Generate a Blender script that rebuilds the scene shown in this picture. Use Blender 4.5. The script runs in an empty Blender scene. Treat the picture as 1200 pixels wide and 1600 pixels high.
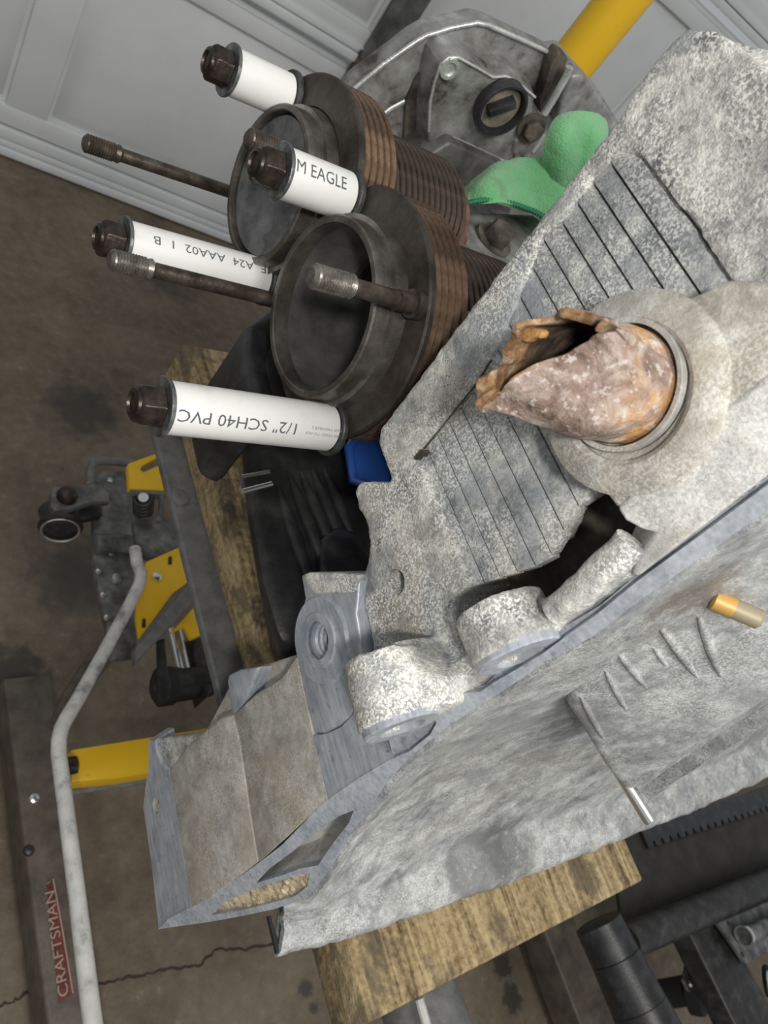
import bpy, bmesh, math, random
from mathutils import Vector as V, Matrix, noise

# ------------------------------------------------------------------ camera, light, exposure
HC = 1.0                                   # camera height above the garage floor (m)
F = 1200.0                                 # focal length in pixels of the 1200x1600 frame
sc = bpy.context.scene
C = sc.collection
X_ = V((0.7584, 0.0296, 0.6511)); X_.normalize()
Z_ = V((0.56410311, -0.53024397, -0.63295261)); Z_ = (Z_ - X_ * Z_.dot(X_)).normalized()
Y_ = Z_.cross(X_)
RM = Matrix((X_, Y_, Z_))                  # camera (x right, y down, z forward) -> world
cd = bpy.data.cameras.new('camera'); cam = bpy.data.objects.new('camera', cd); C.objects.link(cam)
cd.sensor_fit = 'VERTICAL'; cd.sensor_height = 24.0; cd.lens = 24.0 * F / 1600.0
cd.clip_start = 0.01
cr, cu, cb = RM @ V((1, 0, 0)), RM @ V((0, -1, 0)), RM @ V((0, 0, -1))
m = Matrix.Identity(4)
for i in range(3):
    m[i][0], m[i][1], m[i][2] = cr[i], cu[i], cb[i]
m[2][3] = HC
cam.matrix_world = m
cd.dof.use_dof = True; cd.dof.focus_distance = 0.31; cd.dof.aperture_fstop = 16.0
sc.camera = cam

w = bpy.data.worlds.new('garage_air'); sc.world = w; w.use_nodes = True
w.node_tree.nodes['Background'].inputs[0].default_value = (0.93, 0.97, 1.0, 1)
w.node_tree.nodes['Background'].inputs[1].default_value = 0.38

def area_light(name, loc, target, size, power, col):
    l = bpy.data.lights.new(name, 'AREA'); l.shape = 'DISK'; l.size = size; l.energy = power; l.color = col
    o = bpy.data.objects.new(name, l); C.objects.link(o)
    o.location = V(loc) + V((0, 0, HC))
    o.rotation_euler = (V(target) - V(loc)).to_track_quat('-Z', 'Y').to_euler()
    return o
area_light('key_light', (-0.14, -0.16, 0.20), (0.25, 0.12, -0.2), 0.05, 2.0, (1.0, 0.98, 0.93))  # unseen key light added near the camera for a flash-like front light
area_light('ceiling_lamp', (0.1, -0.9, 1.3), (0.5, 1.2, -0.6), 0.9, 24.0, (1.0, 0.97, 0.92))
sc.view_settings.view_transform = 'Standard'
sc.view_settings.look = 'None'
sc.view_settings.gamma = 1.0
sc.view_settings.exposure = 0.0
sc.view_settings.use_curve_mapping = False

# ------------------------------------------------------------------ measuring helpers (heights are relative to the lens)
def ray(px, py):
    return RM @ V((px - 600.0, py - 800.0, F))
def on(ax, v, px, py):
    d = ray(px, py)
    return d * (v / d[ax])
def onx(x, pts): return [on(0, x, *p) for p in pts]
def ony(y, pts): return [on(1, y, *p) for p in pts]
def onz(z, pts): return [on(2, z, *p) for p in pts]
def plane3(a, b, c):
    n = (b - a).cross(c - a)
    return lambda px, py: (lambda d: d * (n.dot(a) / n.dot(d)))(ray(px, py))

# ------------------------------------------------------------------ mesh helpers
class MB:
    def __init__(s): s.bm = bmesh.new()
    def face(s, pts):
        vs = [s.bm.verts.new(p) for p in pts]
        return s.bm.faces.new(vs)
    def prism(s, pts, vec):
        """closed solid: outline pts swept along vec"""
        vec = V(vec); a = [s.bm.verts.new(p) for p in pts]; b = [s.bm.verts.new(V(p) + vec) for p in pts]
        n = len(a)
        s.bm.faces.new(a); s.bm.faces.new(list(reversed(b)))
        for i in range(n):
            j = (i + 1) % n
            s.bm.faces.new((a[j], a[i], b[i], b[j]))
        return s
    def loft(s, A, B):
        a = [s.bm.verts.new(p) for p in A]; b = [s.bm.verts.new(p) for p in B]; n = len(a)
        s.bm.faces.new(a); s.bm.faces.new(list(reversed(b)))
        for i in range(n):
            j = (i + 1) % n
            s.bm.faces.new((a[j], a[i], b[i], b[j]))
        return s
    def box(s, lo, hi):
        x0, y0, z0 = lo; x1, y1, z1 = hi
        return s.prism([(x0, y0, z0), (x1, y0, z0), (x1, y1, z0), (x0, y1, z0)], (0, 0, z1 - z0))
    def rings(s, rings, cap=(True, True), closed=False):
        R = [[s.bm.verts.new(p) for p in r] for r in rings]; n = len(R[0])
        L = len(R)
        for k in range(L if closed else L - 1):
            a, b = R[k], R[(k + 1) % L]
            for i in range(n):
                j = (i + 1) % n
                s.bm.faces.new((a[i], a[j], b[j], b[i]))
        if not closed:
            if cap[0]: s.bm.faces.new(list(reversed(R[0])))
            if cap[1]: s.bm.faces.new(R[-1])
        return s
    def lathe(s, o, ax, prof, n=48, cap=(True, True), rf=None, closed=False):
        """prof: (distance along ax, radius)"""
        o = V(o); ax = V(ax).normalized()
        u = ax.orthogonal().normalized() if abs(ax.x) < 0.99 else V((0, 1, 0)); v = ax.cross(u)
        rs = []
        for t, r in prof:
            ring = []
            for i in range(n):
                th = 2 * math.pi * i / n
                rr = rf(r, th) if rf else r
                ring.append(o + ax * t + (u * math.cos(th) + v * math.sin(th)) * rr)
            rs.append(ring)
        return s.rings(rs, cap, closed)
    def cyl(s, p0, p1, r, n=32, r1=None):
        p0, p1 = V(p0), V(p1)
        return s.lathe(p0, p1 - p0, [(0, r), ((p1 - p0).length, r if r1 is None else r1)], n)
    def tube(s, path, r, n=16, flat=1.0):
        path = [V(p) for p in path]; rs = []; u = None
        for i, p in enumerate(path):
            t = (path[min(i + 1, len(path) - 1)] - path[max(i - 1, 0)]).normalized()
            if u is None: u = t.orthogonal().normalized()
            u = (u - t * u.dot(t)).normalized(); v = t.cross(u)
            rr = r[i] if isinstance(r, (list, tuple)) else r
            rs.append([p + (u * math.cos(2 * math.pi * k / n) + v * math.sin(2 * math.pi * k / n) * flat) * rr for k in range(n)])
        return s.rings(rs)
    def grid(s, G):
        R = [[s.bm.verts.new(p) for p in r] for r in G]
        for i in range(len(R) - 1):
            for j in range(len(R[0]) - 1):
                s.bm.faces.new((R[i][j], R[i][j + 1], R[i + 1][j + 1], R[i + 1][j]))
        return s
    def obj(s, name, mat, parent=None, ang=35, bevel=0, seg=2, raw=False, loc=None, mods=()):
        bm = s.bm
        bmesh.ops.recalc_face_normals(bm, faces=bm.faces)
        if not raw:
            for vtx in bm.verts: vtx.co.z += HC
        me = bpy.data.meshes.new(name); bm.to_mesh(me); bm.free()
        me.polygons.foreach_set('use_smooth', [True] * len(me.polygons))
        me.set_sharp_from_angle(angle=math.radians(ang))
        if mat: me.materials.append(mat)
        o = bpy.data.objects.new(name, me); C.objects.link(o)
        if loc is not None: o.location = loc
        if bevel:
            b = o.modifiers.new('bevel', 'BEVEL'); b.width = bevel; b.segments = seg; b.limit_method = 'ANGLE'; b.angle_limit = math.radians(40)
            b.harden_normals = False
        for fn in mods: fn(o)
        if bevel or mods: bake(o)
        if parent is not None: o.parent = parent
        return o
def bake(o, ang=35):
    dg = bpy.context.evaluated_depsgraph_get(); dg.update()
    me = bpy.data.meshes.new_from_object(o.evaluated_get(dg))
    old = o.data; o.modifiers.clear(); o.data = me; me.name = old.name
    me.polygons.foreach_set('use_smooth', [True] * len(me.polygons))
    me.set_sharp_from_angle(angle=math.radians(ang))
    bpy.data.meshes.remove(old)
def cut(*cutters):
    """modifier factory: subtract the given builders from the object"""
    def fn(o):
        for k, c in enumerate(cutters):
            bmesh.ops.recalc_face_normals(c.bm, faces=c.bm.faces)
            for vtx in c.bm.verts: vtx.co.z += HC
            me = bpy.data.meshes.new('c'); c.bm.to_mesh(me); c.bm.free()
            t = bpy.data.objects.new('c', me); C.objects.link(t)
            b = o.modifiers.new('b', 'BOOLEAN'); b.object = t; b.operation = 'DIFFERENCE'; b.solver = 'EXACT'
            bake(o)
            bpy.data.objects.remove(t); bpy.data.meshes.remove(me)
    return fn
def thing(name, label, cat, group=None, kind=None):
    o = bpy.data.objects.new(name, None); C.objects.link(o); o.empty_display_size = 0.02
    if label: o['label'] = label
    if cat: o['category'] = cat
    if group: o['group'] = group
    if kind: o['kind'] = kind
    return o
def settle(t):
    """put the Empty at the base of its parts without moving them"""
    dg = bpy.context.evaluated_depsgraph_get(); dg.update()
    ps = []
    for ch in t.children_recursive:
        if ch.type == 'MESH' and len(ch.data.vertices):
            mw = ch.matrix_world
            ps += [mw @ V(b) for b in ch.bound_box]
    lo = V([min(p[i] for p in ps) for i in range(3)]); hi = V([max(p[i] for p in ps) for i in range(3)])
    t.location = ((lo.x + hi.x) / 2, (lo.y + hi.y) / 2, lo.z)
    for ch in t.children: ch.location = ch.location - t.location
    return t
def tag(o, label=None, cat=None, group=None, kind=None):
    for k, v in (('label', label), ('category', cat), ('group', group), ('kind', kind)):
        if v: o[k] = v
    return o

# ------------------------------------------------------------------ materials
def mat(name, rough=0.5, metal=0.0, col=(0.5, 0.5, 0.5)):
    mt = bpy.data.materials.new(name); mt.use_nodes = True
    b = mt.node_tree.nodes['Principled BSDF']
    b.inputs['Base Color'].default_value = (*col, 1); b.inputs['Roughness'].default_value = rough; b.inputs['Metallic'].default_value = metal
    return mt
class N:
    """small node-graph writer"""
    def __init__(s, mt):
        s.nt = mt.node_tree; s.b = s.nt.nodes['Principled BSDF']
        tc = s.nt.nodes.new('ShaderNodeTexCoord'); s.co = tc.outputs['Object']
    def n(s, t): return s.nt.nodes.new(t)
    def link(s, a, b): s.nt.links.new(a, b)
    def mapping(s, scale=(1, 1, 1), rot=(0, 0, 0)):
        q = s.n('ShaderNodeMapping'); q.inputs['Scale'].default_value = scale; q.inputs['Rotation'].default_value = rot
        s.link(s.co, q.inputs['Vector']); return q.outputs[0]
    def noise(s, scale, detail=4, rough=0.55, dist=0, vec=None):
        q = s.n('ShaderNodeTexNoise'); q.inputs['Scale'].default_value = scale; q.inputs['Detail'].default_value = detail
        q.inputs['Roughness'].default_value = rough; q.inputs['Distortion'].default_value = dist
        s.link(vec or s.co, q.inputs['Vector']); return q.outputs['Fac']
    def voro(s, scale, vec=None, feat='F1'):
        q = s.n('ShaderNodeTexVoronoi'); q.inputs['Scale'].default_value = scale; q.feature = feat
        s.link(vec or s.co, q.inputs['Vector']); return q.outputs['Distance']
    def ramp(s, fac, stops):
        q = s.n('ShaderNodeValToRGB'); e = q.color_ramp.elements
        while len(e) < len(stops): e.new(0.5)
        for k, (p, c) in enumerate(stops):
            e[k].position = p; e[k].color = (*c, 1) if len(c) == 3 else c
        s.link(fac, q.inputs[0]); return q.outputs[0]
    def val(s, fac, lo, hi):
        q = s.n('ShaderNodeMapRange'); q.inputs[1].default_value = lo; q.inputs[2].default_value = hi; q.interpolation_type = 'SMOOTHSTEP'
        s.link(fac, q.inputs[0]); return q.outputs[0]
    def mix(s, fac, a, b, mode='MIX'):
        q = s.n('ShaderNodeMix'); q.data_type = 'RGBA'; q.blend_type = mode
        for sock, v in ((q.inputs[0], fac), (q.inputs[6], a), (q.inputs[7], b)):
            if isinstance(v, (int, float)): sock.default_value = v
            elif isinstance(v, tuple): sock.default_value = (*v, 1)
            else: s.link(v, sock)
        return q.outputs[2]
    def math(s, op, a, b=0.0):
        q = s.n('ShaderNodeMath'); q.operation = op
        for sock, v in ((q.inputs[0], a), (q.inputs[1], b)):
            if isinstance(v, (int, float)): sock.default_value = v
            else: s.link(v, sock)
        return q.outputs[0]
    def color(s, c): s.link(c, s.b.inputs['Base Color'])
    def rough(s, c): s.link(c, s.b.inputs['Roughness'])
    def bump(s, h, dist, strength=1.0):
        q = s.n('ShaderNodeBump'); q.inputs['Distance'].default_value = dist; q.inputs['Strength'].default_value = strength
        s.link(h, q.inputs['Height']); s.link(q.outputs[0], s.b.inputs['Normal'])
    def near(s, p, r0, r1, sc=(1, 1, 1)):
        """1 inside radius r0 of point p, 0 beyond r1"""
        q = s.n('ShaderNodeVectorMath'); q.operation = 'SUBTRACT'; s.link(s.co, q.inputs[0]); q.inputs[1].default_value = p
        q2 = s.n('ShaderNodeVectorMath'); q2.operation = 'MULTIPLY'; s.link(q.outputs[0], q2.inputs[0]); q2.inputs[1].default_value = sc
        q3 = s.n('ShaderNodeVectorMath'); q3.operation = 'LENGTH'; s.link(q2.outputs[0], q3.inputs[0])
        nz = s.math('MULTIPLY', s.math('SUBTRACT', s.noise(3.0 / r1, 3), 0.5), r1 * 1.2)
        return s.val(s.math('ADD', q3.outputs['Value'], nz), r1, r0)

def alu_cast(name, dark=(0.19, 0.195, 0.20), mid=(0.44, 0.438, 0.415), light=(0.80, 0.79, 0.72), tan=0.5, grit=1.0, tanc=(0.50, 0.43, 0.33), spread=1.0, stains=()):
    mt = mat(name, 0.55, 0.0); g = N(mt)
    a = g.noise(60, 6, 0.68, 0.3); b = g.noise(950, 3, 0.6, 0.5); big = g.noise(17, 5, 0.62, 0.6); c = g.noise(260, 4, 0.65)
    s = g.math('ADD', g.math('MULTIPLY', a, 0.62), g.math('ADD', g.math('MULTIPLY', b, 0.14), g.math('MULTIPLY', c, 0.24)))
    d = 0.10 * spread
    col = g.ramp(s, [(0.5 - d, dark), (0.5, mid), (0.5 + d, light)])
    col = g.mix(g.math('MULTIPLY', g.val(g.noise(24, 5, 0.62, 0.5), 0.50, 0.66), 0.6 * min(1, grit)), col, (0.40, 0.43, 0.46))
    col = g.mix(g.math('MULTIPLY', g.val(big, 0.48, 0.66), tan), col, tanc, 'MIX')
    # white oxide crust in patches
    crust = g.math('MULTIPLY', g.val(g.noise(34, 5, 0.6), 0.42, 0.56), g.val(b, 0.48, 0.56))
    col = g.mix(g.math('MULTIPLY', crust, 0.8 * grit), col, (0.92, 0.91, 0.85))
    # dark pits
    pit = g.math('MULTIPLY', g.math('MULTIPLY', g.val(g.noise(1100, 2, 0.5, 0.6), 0.55, 0.63), g.val(a, 0.40, 0.54)), g.math('ADD', 0.25, g.math('MULTIPLY', g.val(g.noise(20, 4, 0.6, 0.4), 0.46, 0.58), 0.75)))
    col = g.mix(g.math('MULTIPLY', pit, 0.75 * grit), col, (0.13, 0.14, 0.15))
    for (p, r0, r1, cc, fac) in stains:
        col = g.mix(g.math('MULTIPLY', g.math('MULTIPLY', g.near((p[0], p[1], p[2] + HC), r0, r1), fac), g.val(c, 0.25, 0.5)), col, cc)
    g.color(col)
    hgt = g.math('ADD', g.math('MULTIPLY', b, 0.55), g.math('ADD', g.math('MULTIPLY', c, 0.7), g.math('MULTIPLY', a, 0.35)))
    g.bump(hgt, 0.0012 * grit, 0.8)
    return mt
M = {}
M['cast'] = alu_cast('rough_cast_aluminium')
M['fin'] = alu_cast('finned_aluminium', (0.20, 0.215, 0.23), (0.40, 0.41, 0.41), (0.70, 0.70, 0.66), tan=0.35, grit=0.75)
M['tan'] = alu_cast('stained_aluminium', (0.25, 0.235, 0.20), (0.41, 0.385, 0.34), (0.60, 0.575, 0.53), tan=0.6, grit=0.25, tanc=(0.42, 0.35, 0.26), spread=1.3)
M['tan2'] = alu_cast('tan_stained_aluminium', (0.27, 0.245, 0.205), (0.47, 0.44, 0.38), (0.76, 0.75, 0.70), tan=0.5, grit=0.4, tanc=(0.46, 0.38, 0.27), spread=1.3)
M['cast2'] = alu_cast('smooth_cast_aluminium', (0.36, 0.36, 0.345), (0.56, 0.55, 0.525), (0.80, 0.80, 0.77), tan=0.45, grit=0.4, spread=1.2)
M['pan'] = alu_cast('sooty_aluminium', (0.17, 0.175, 0.18), (0.345, 0.352, 0.35), (0.60, 0.61, 0.60), tan=0.15, grit=0.35, tanc=(0.45, 0.41, 0.31), spread=1.2, stains=[
    (on(2, -0.392, 745, 1350), 0.022, 0.034, (0.19, 0.19, 0.19), 0.75), (on(2, -0.392, 790, 1325), 0.010, 0.034, (0.12, 0.12, 0.12), 0.75), (on(2, -0.392, 600, 1355), 0.006, 0.018, (0.15, 0.15, 0.15), 0.8),
    (on(0, 0.235, 1075, 915), 0.008, 0.022, (0.16, 0.13, 0.10), 0.75), (on(0, 0.245, 1010, 960), 0.006, 0.016, (0.20, 0.18, 0.15), 0.5), (on(0, 0.255, 780, 1140), 0.02, 0.05, (0.30, 0.31, 0.31), 0.5),
    (on(0, 0.27, 905, 1120), 0.008, 0.02, (0.18, 0.18, 0.18), 0.7)])
def machined(name, c0, c1, rough=0.42, metal=0.25):
    mt = mat(name, rough, metal); g = N(mt)
    n1 = g.noise(60, 5, 0.65); st = g.noise(900, 2, 0.5, vec=g.mapping((1, 0.06, 0.5), (0.4, 0, 0.3)))
    col = g.ramp(g.math('ADD', g.math('MULTIPLY', n1, 0.6), g.math('MULTIPLY', st, 0.4)), [(0.38, c0), (0.6, c1)])
    col = g.mix(g.math('MULTIPLY', g.val(g.noise(260, 3), 0.62, 0.7), 0.5), col, (0.2, 0.21, 0.24))
    g.color(col); g.bump(g.math('ADD', st, n1), 0.0003, 0.5); return mt
M['mach'] = machined('machined_aluminium', (0.33, 0.36, 0.41), (0.55, 0.58, 0.63))
def rust():
    mt = mat('rusted_steel', 0.85); g = N(mt)
    a = g.noise(110, 7, 0.72, 0.5); b = g.noise(420, 4, 0.65)
    col = g.ramp(a, [(0.34, (0.12, 0.072, 0.053)), (0.46, (0.25, 0.175, 0.14)), (0.56, (0.37, 0.29, 0.25)), (0.70, (0.52, 0.44, 0.40))])
    # orange rust toward the root of the pipe
    sep = g.n('ShaderNodeSeparateXYZ'); g.link(g.co, sep.inputs[0])
    root = g.val(sep.outputs[0], 0.166, 0.184)
    org = g.ramp(g.noise(120, 5, 0.7), [(0.4, (0.75, 0.70, 0.62)), (0.5, (0.58, 0.27, 0.08)), (0.6, (0.70, 0.42, 0.17))])
    col = g.mix(g.math('MULTIPLY', root, g.val(g.noise(55, 4), 0.38, 0.55)), col, org)
    col = g.mix(g.math('MULTIPLY', g.val(b, 0.56, 0.64), 0.6), col, (0.66, 0.60, 0.57))
    col = g.mix(g.math('MULTIPLY', g.val(g.noise(240, 4, 0.65), 0.58, 0.66), 0.55), col, (0.16, 0.12, 0.11))
    g.color(col); g.bump(g.math('ADD', a, g.math('MULTIPLY', b, 0.5)), 0.0016, 0.9); return mt
M['rust'] = rust()
def ochre(name, c):
    mt = mat(name, 0.8); g = N(mt)
    col = g.ramp(g.noise(220, 5, 0.7), [(0.35, tuple(x * 0.45 for x in c)), (0.5, c), (0.68, tuple(min(1, x * 1.45) for x in c))])
    g.color(col); g.bump(g.noise(280, 4), 0.0015, 0.9); return mt
M['inrust'] = ochre('flaking_orange_rust', (0.40, 0.22, 0.08))
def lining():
    mt = mat('pipe_rust_and_shade', 0.9); g = N(mt)
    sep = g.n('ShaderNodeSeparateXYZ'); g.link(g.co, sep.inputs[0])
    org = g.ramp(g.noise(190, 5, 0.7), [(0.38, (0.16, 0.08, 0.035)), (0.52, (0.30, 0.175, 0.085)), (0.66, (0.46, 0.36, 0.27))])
    dk = g.ramp(g.noise(160, 4), [(0.4, (0.035, 0.024, 0.017)), (0.6, (0.11, 0.075, 0.05))])  # deeper rust darkened by colour, standing in for shade inside the pipe
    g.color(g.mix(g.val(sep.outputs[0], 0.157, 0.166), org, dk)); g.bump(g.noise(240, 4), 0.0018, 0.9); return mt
M['lining'] = lining()
M['sludge'] = ochre('tan_gasket_sludge', (0.56, 0.46, 0.31))
def iron(name, c0, c1, c2, metal=0.35, rough=0.5, sc=60):
    mt = mat(name, rough, metal); g = N(mt)
    col = g.ramp(g.noise(sc, 6, 0.62), [(0.35, c0), (0.52, c1), (0.72, c2)])
    g.color(col); g.bump(g.noise(420, 3), 0.0004, 0.6); return mt
M['iron'] = iron('dark_cast_iron', (0.028, 0.022, 0.018), (0.060, 0.049, 0.041), (0.105, 0.092, 0.082))
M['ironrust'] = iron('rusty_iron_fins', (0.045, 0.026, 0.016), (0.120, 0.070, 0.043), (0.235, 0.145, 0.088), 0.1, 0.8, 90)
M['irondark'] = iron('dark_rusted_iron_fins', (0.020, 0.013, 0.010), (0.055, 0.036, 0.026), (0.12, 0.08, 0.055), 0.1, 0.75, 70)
M['bore'] = iron('honed_bore_iron', (0.12, 0.118, 0.112), (0.22, 0.215, 0.205), (0.34, 0.335, 0.32), 0.6, 0.3, 40)
M['lip'] = iron('lip_iron', (0.075, 0.066, 0.058), (0.14, 0.126, 0.112), (0.26, 0.24, 0.22), 0.6, 0.32, 50)
M['piston'] = iron('carbon_grey_piston', (0.08, 0.083, 0.085), (0.17, 0.173, 0.173), (0.26, 0.26, 0.26), 0.3, 0.45, 55)
M['stud'] = iron('oiled_stud_steel', (0.05, 0.038, 0.030), (0.10, 0.080, 0.065), (0.17, 0.14, 0.115), 0.6, 0.4, 120)
M['thread'] = iron('bright_thread_steel', (0.13, 0.115, 0.10), (0.24, 0.22, 0.195), (0.38, 0.36, 0.33), 0.75, 0.35, 150)
M['nut'] = iron('brown_oxide_nut', (0.022, 0.015, 0.012), (0.05, 0.036, 0.030), (0.10, 0.078, 0.066), 0.55, 0.33, 120)
M['washer'] = iron('zinc_washer', (0.10, 0.105, 0.10), (0.20, 0.21, 0.205), (0.36, 0.37, 0.36), 0.7, 0.38, 150)
M['dkwasher'] = iron('dark_steel_washer', (0.035, 0.037, 0.036), (0.065, 0.068, 0.066), (0.11, 0.112, 0.108), 0.4, 0.5, 150)
def pvc():
    mt = mat('white_pvc', 0.38); g = N(mt)
    col = g.ramp(g.noise(45, 5, 0.65), [(0.28, (0.66, 0.65, 0.60)), (0.5, (0.80, 0.80, 0.775)), (1.0, (0.84, 0.84, 0.82))])
    col = g.mix(g.math('MULTIPLY', g.val(g.noise(160, 4, 0.7), 0.66, 0.76), 0.6), col, (0.28, 0.27, 0.25))
    g.color(col); return mt
M['pvc'] = pvc()
M['ink'] = mat('grey_print_ink', 0.7, 0, (0.10, 0.115, 0.125))
M['inkpale'] = mat('faded_print_ink', 0.7, 0, (0.30, 0.32, 0.33))
def dirty():
    mt = mat('grimy_aluminium', 0.38, 0.2); g = N(mt)
    a = g.noise(22, 6, 0.65, 0.4); b = g.noise(95, 5, 0.65)
    col = g.ramp(g.math('ADD', g.math('MULTIPLY', a, 0.65), g.math('MULTIPLY', b, 0.35)), [(0.38, (0.055, 0.048, 0.040)), (0.46, (0.18, 0.175, 0.165)), (0.57, (0.30, 0.30, 0.295)), (0.70, (0.52, 0.52, 0.51))])
    g.color(col); g.bump(b, 0.0008, 0.6); return mt
M['dirty'] = dirty()
M['shelf'] = iron('dark_oily_aluminium', (0.045, 0.042, 0.038), (0.105, 0.10, 0.095), (0.20, 0.195, 0.185), 0.2, 0.45, 40)
M['dust'] = iron('tan_dust', (0.10, 0.085, 0.065), (0.19, 0.165, 0.13), (0.30, 0.26, 0.20), 0, 0.8, 60)
M['edge'] = machined('bright_worn_edge', (0.45, 0.45, 0.44), (0.75, 0.75, 0.73), 0.35, 0.6)
M['grime_and_shade'] = iron('black_brown_grime_and_shade', (0.025, 0.020, 0.015), (0.07, 0.058, 0.045), (0.15, 0.125, 0.10), 0.0, 0.7, 80)  # grime on parts; its dark also stands in for shade in recesses
M['blackplastic'] = iron('black_plastic', (0.012, 0.012, 0.013), (0.022, 0.022, 0.024), (0.05, 0.05, 0.052), 0.0, 0.38, 60)
M['tin'] = iron('black_sheet_tin', (0.016, 0.016, 0.016), (0.032, 0.032, 0.032), (0.075, 0.074, 0.072), 0.2, 0.45, 35)
M['blue'] = mat('blue_plastic', 0.35, 0, (0.02, 0.075, 0.30))
def rag():
    mt = mat('green_microfibre', 0.95); g = N(mt)
    b = g.noise(700, 3, 0.6)
    col = g.ramp(g.noise(28, 4), [(0.35, (0.10, 0.33, 0.13)), (0.6, (0.17, 0.44, 0.20))])
    col = g.mix(g.math('MULTIPLY', g.val(g.noise(26, 4, 0.6, 0.4), 0.60, 0.70), 0.5), col, (0.09, 0.19, 0.07))
    g.color(col); g.bump(b, 0.002, 0.8); g.b.inputs['Sheen Weight'].default_value = 0.3; return mt
M['rag'] = rag()
M['stitch'] = mat('green_stitching', 0.9, 0, (0.025, 0.17, 0.085))
def yellow():
    mt = mat('yellow_paint', 0.42); g = N(mt)
    col = g.mix(g.math('MULTIPLY', g.val(g.noise(60, 5, 0.7), 0.62, 0.72), 0.5), (0.78, 0.47, 0.012), (0.30, 0.17, 0.02))
    g.color(col); return mt
M['yellow'] = yellow()
def wood():
    mt = mat('weathered_pine', 0.8); g = N(mt)
    st = g.noise(1.0, 5, 0.6, 1.2, g.mapping((110, 7, 60))); sp = g.noise(230, 4, 0.65); bl = g.noise(24, 5, 0.6, 0.5)
    col = g.ramp(g.math('ADD', g.math('MULTIPLY', st, 0.62), g.math('MULTIPLY', sp, 0.38)), [(0.36, (0.085, 0.055, 0.026)), (0.47, (0.27, 0.195, 0.095)), (0.58, (0.45, 0.345, 0.185)), (0.72, (0.60, 0.49, 0.30))])
    col = g.mix(g.math('MULTIPLY', g.val(bl, 0.53, 0.64), 0.7), col, (0.085, 0.068, 0.048))
    for (p, r0, r1) in (((330, 760), 0.006, 0.026), ((345, 800), 0.008, 0.03), ((395, 960), 0.006, 0.02)):
        q = on(2, -0.419, *p); col = g.mix(g.math('MULTIPLY', g.near((q.x, q.y, q.z + HC), r0, r1), 0.85), col, (0.022, 0.018, 0.014))
    g.color(col); g.bump(g.math('ADD', st, sp), 0.0015, 0.8); return mt
M['wood'] = wood()
M['greysteel'] = iron('grey_painted_steel', (0.115, 0.115, 0.112), (0.165, 0.165, 0.16), (0.215, 0.215, 0.21), 0.1, 0.55, 70)
M['plate'] = iron('scuffed_steel_plate', (0.075, 0.075, 0.074), (0.15, 0.15, 0.148), (0.27, 0.27, 0.265), 0.4, 0.45, 60)
M['blacksteel'] = iron('black_painted_steel', (0.016, 0.016, 0.016), (0.032, 0.031, 0.030), (0.07, 0.068, 0.065), 0.2, 0.42, 60)
M['chrome'] = mat('bright_steel', 0.22, 0.9, (0.72, 0.72, 0.70))
M['copper'] = mat('copper_end', 0.45, 0.2, (0.62, 0.36, 0.11))
M['brass'] = mat('dull_brass', 0.5, 0.2, (0.36, 0.31, 0.21))
def rodm():
    mt = mat('speckled_white_paint', 0.5); g = N(mt)
    col = g.ramp(g.noise(60, 5, 0.65), [(0.30, (0.26, 0.25, 0.24)), (0.46, (0.56, 0.55, 0.52)), (0.7, (0.70, 0.69, 0.66))])
    g.color(col); return mt
M['rod'] = rodm()
M['basebrown'] = iron('brown_grey_steel', (0.070, 0.058, 0.045), (0.112, 0.093, 0.073), (0.15, 0.128, 0.103), 0.1, 0.5, 40)
M['darkbrown'] = iron('dark_brown_sheet', (0.018, 0.015, 0.012), (0.030, 0.025, 0.021), (0.045, 0.038, 0.032), 0.1, 0.5, 40)
M['red'] = iron('worn_red_label', (0.06, 0.012, 0.009), (0.13, 0.022, 0.016), (0.18, 0.045, 0.035), 0, 0.5, 120)
M['whiteprint'] = mat('worn_white_print', 0.6, 0, (0.36, 0.25, 0.21))
M['rubber'] = mat('black_rubber', 0.6, 0, (0.018, 0.018, 0.019))
def doorm():
    mt = mat('white_door_steel', 0.45); g = N(mt)
    col = g.ramp(g.noise(5, 5, 0.6), [(0.3, (0.60, 0.62, 0.625)), (0.6, (0.68, 0.70, 0.705))])
    col = g.mix(g.math('MULTIPLY', g.val(g.noise(60, 5, 0.7), 0.68, 0.78), 0.4), col, (0.22, 0.21, 0.19))
    g.color(col); g.bump(g.noise(150, 2), 0.0006, 0.3); return mt
M['door'] = doorm()
M['strut'] = iron('galvanised_strut', (0.09, 0.092, 0.09), (0.16, 0.163, 0.16), (0.24, 0.245, 0.24), 0.4, 0.5, 25)
STAINS = [((15, 1060), 0.030, 0.055), ((478, 1545), 0.006, 0.014), ((490, 1575), 0.003, 0.010), ((785, 1508), 0.012, 0.024), ((800, 1560), 0.012, 0.026), ((1000, 1540), 0.01, 0.02),
          ((130, 640), 0.02, 0.09), ((250, 420), 0.02, 0.12), ((120, 900), 0.02, 0.10), ((872, 1475), 0.012, 0.022)]
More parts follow.
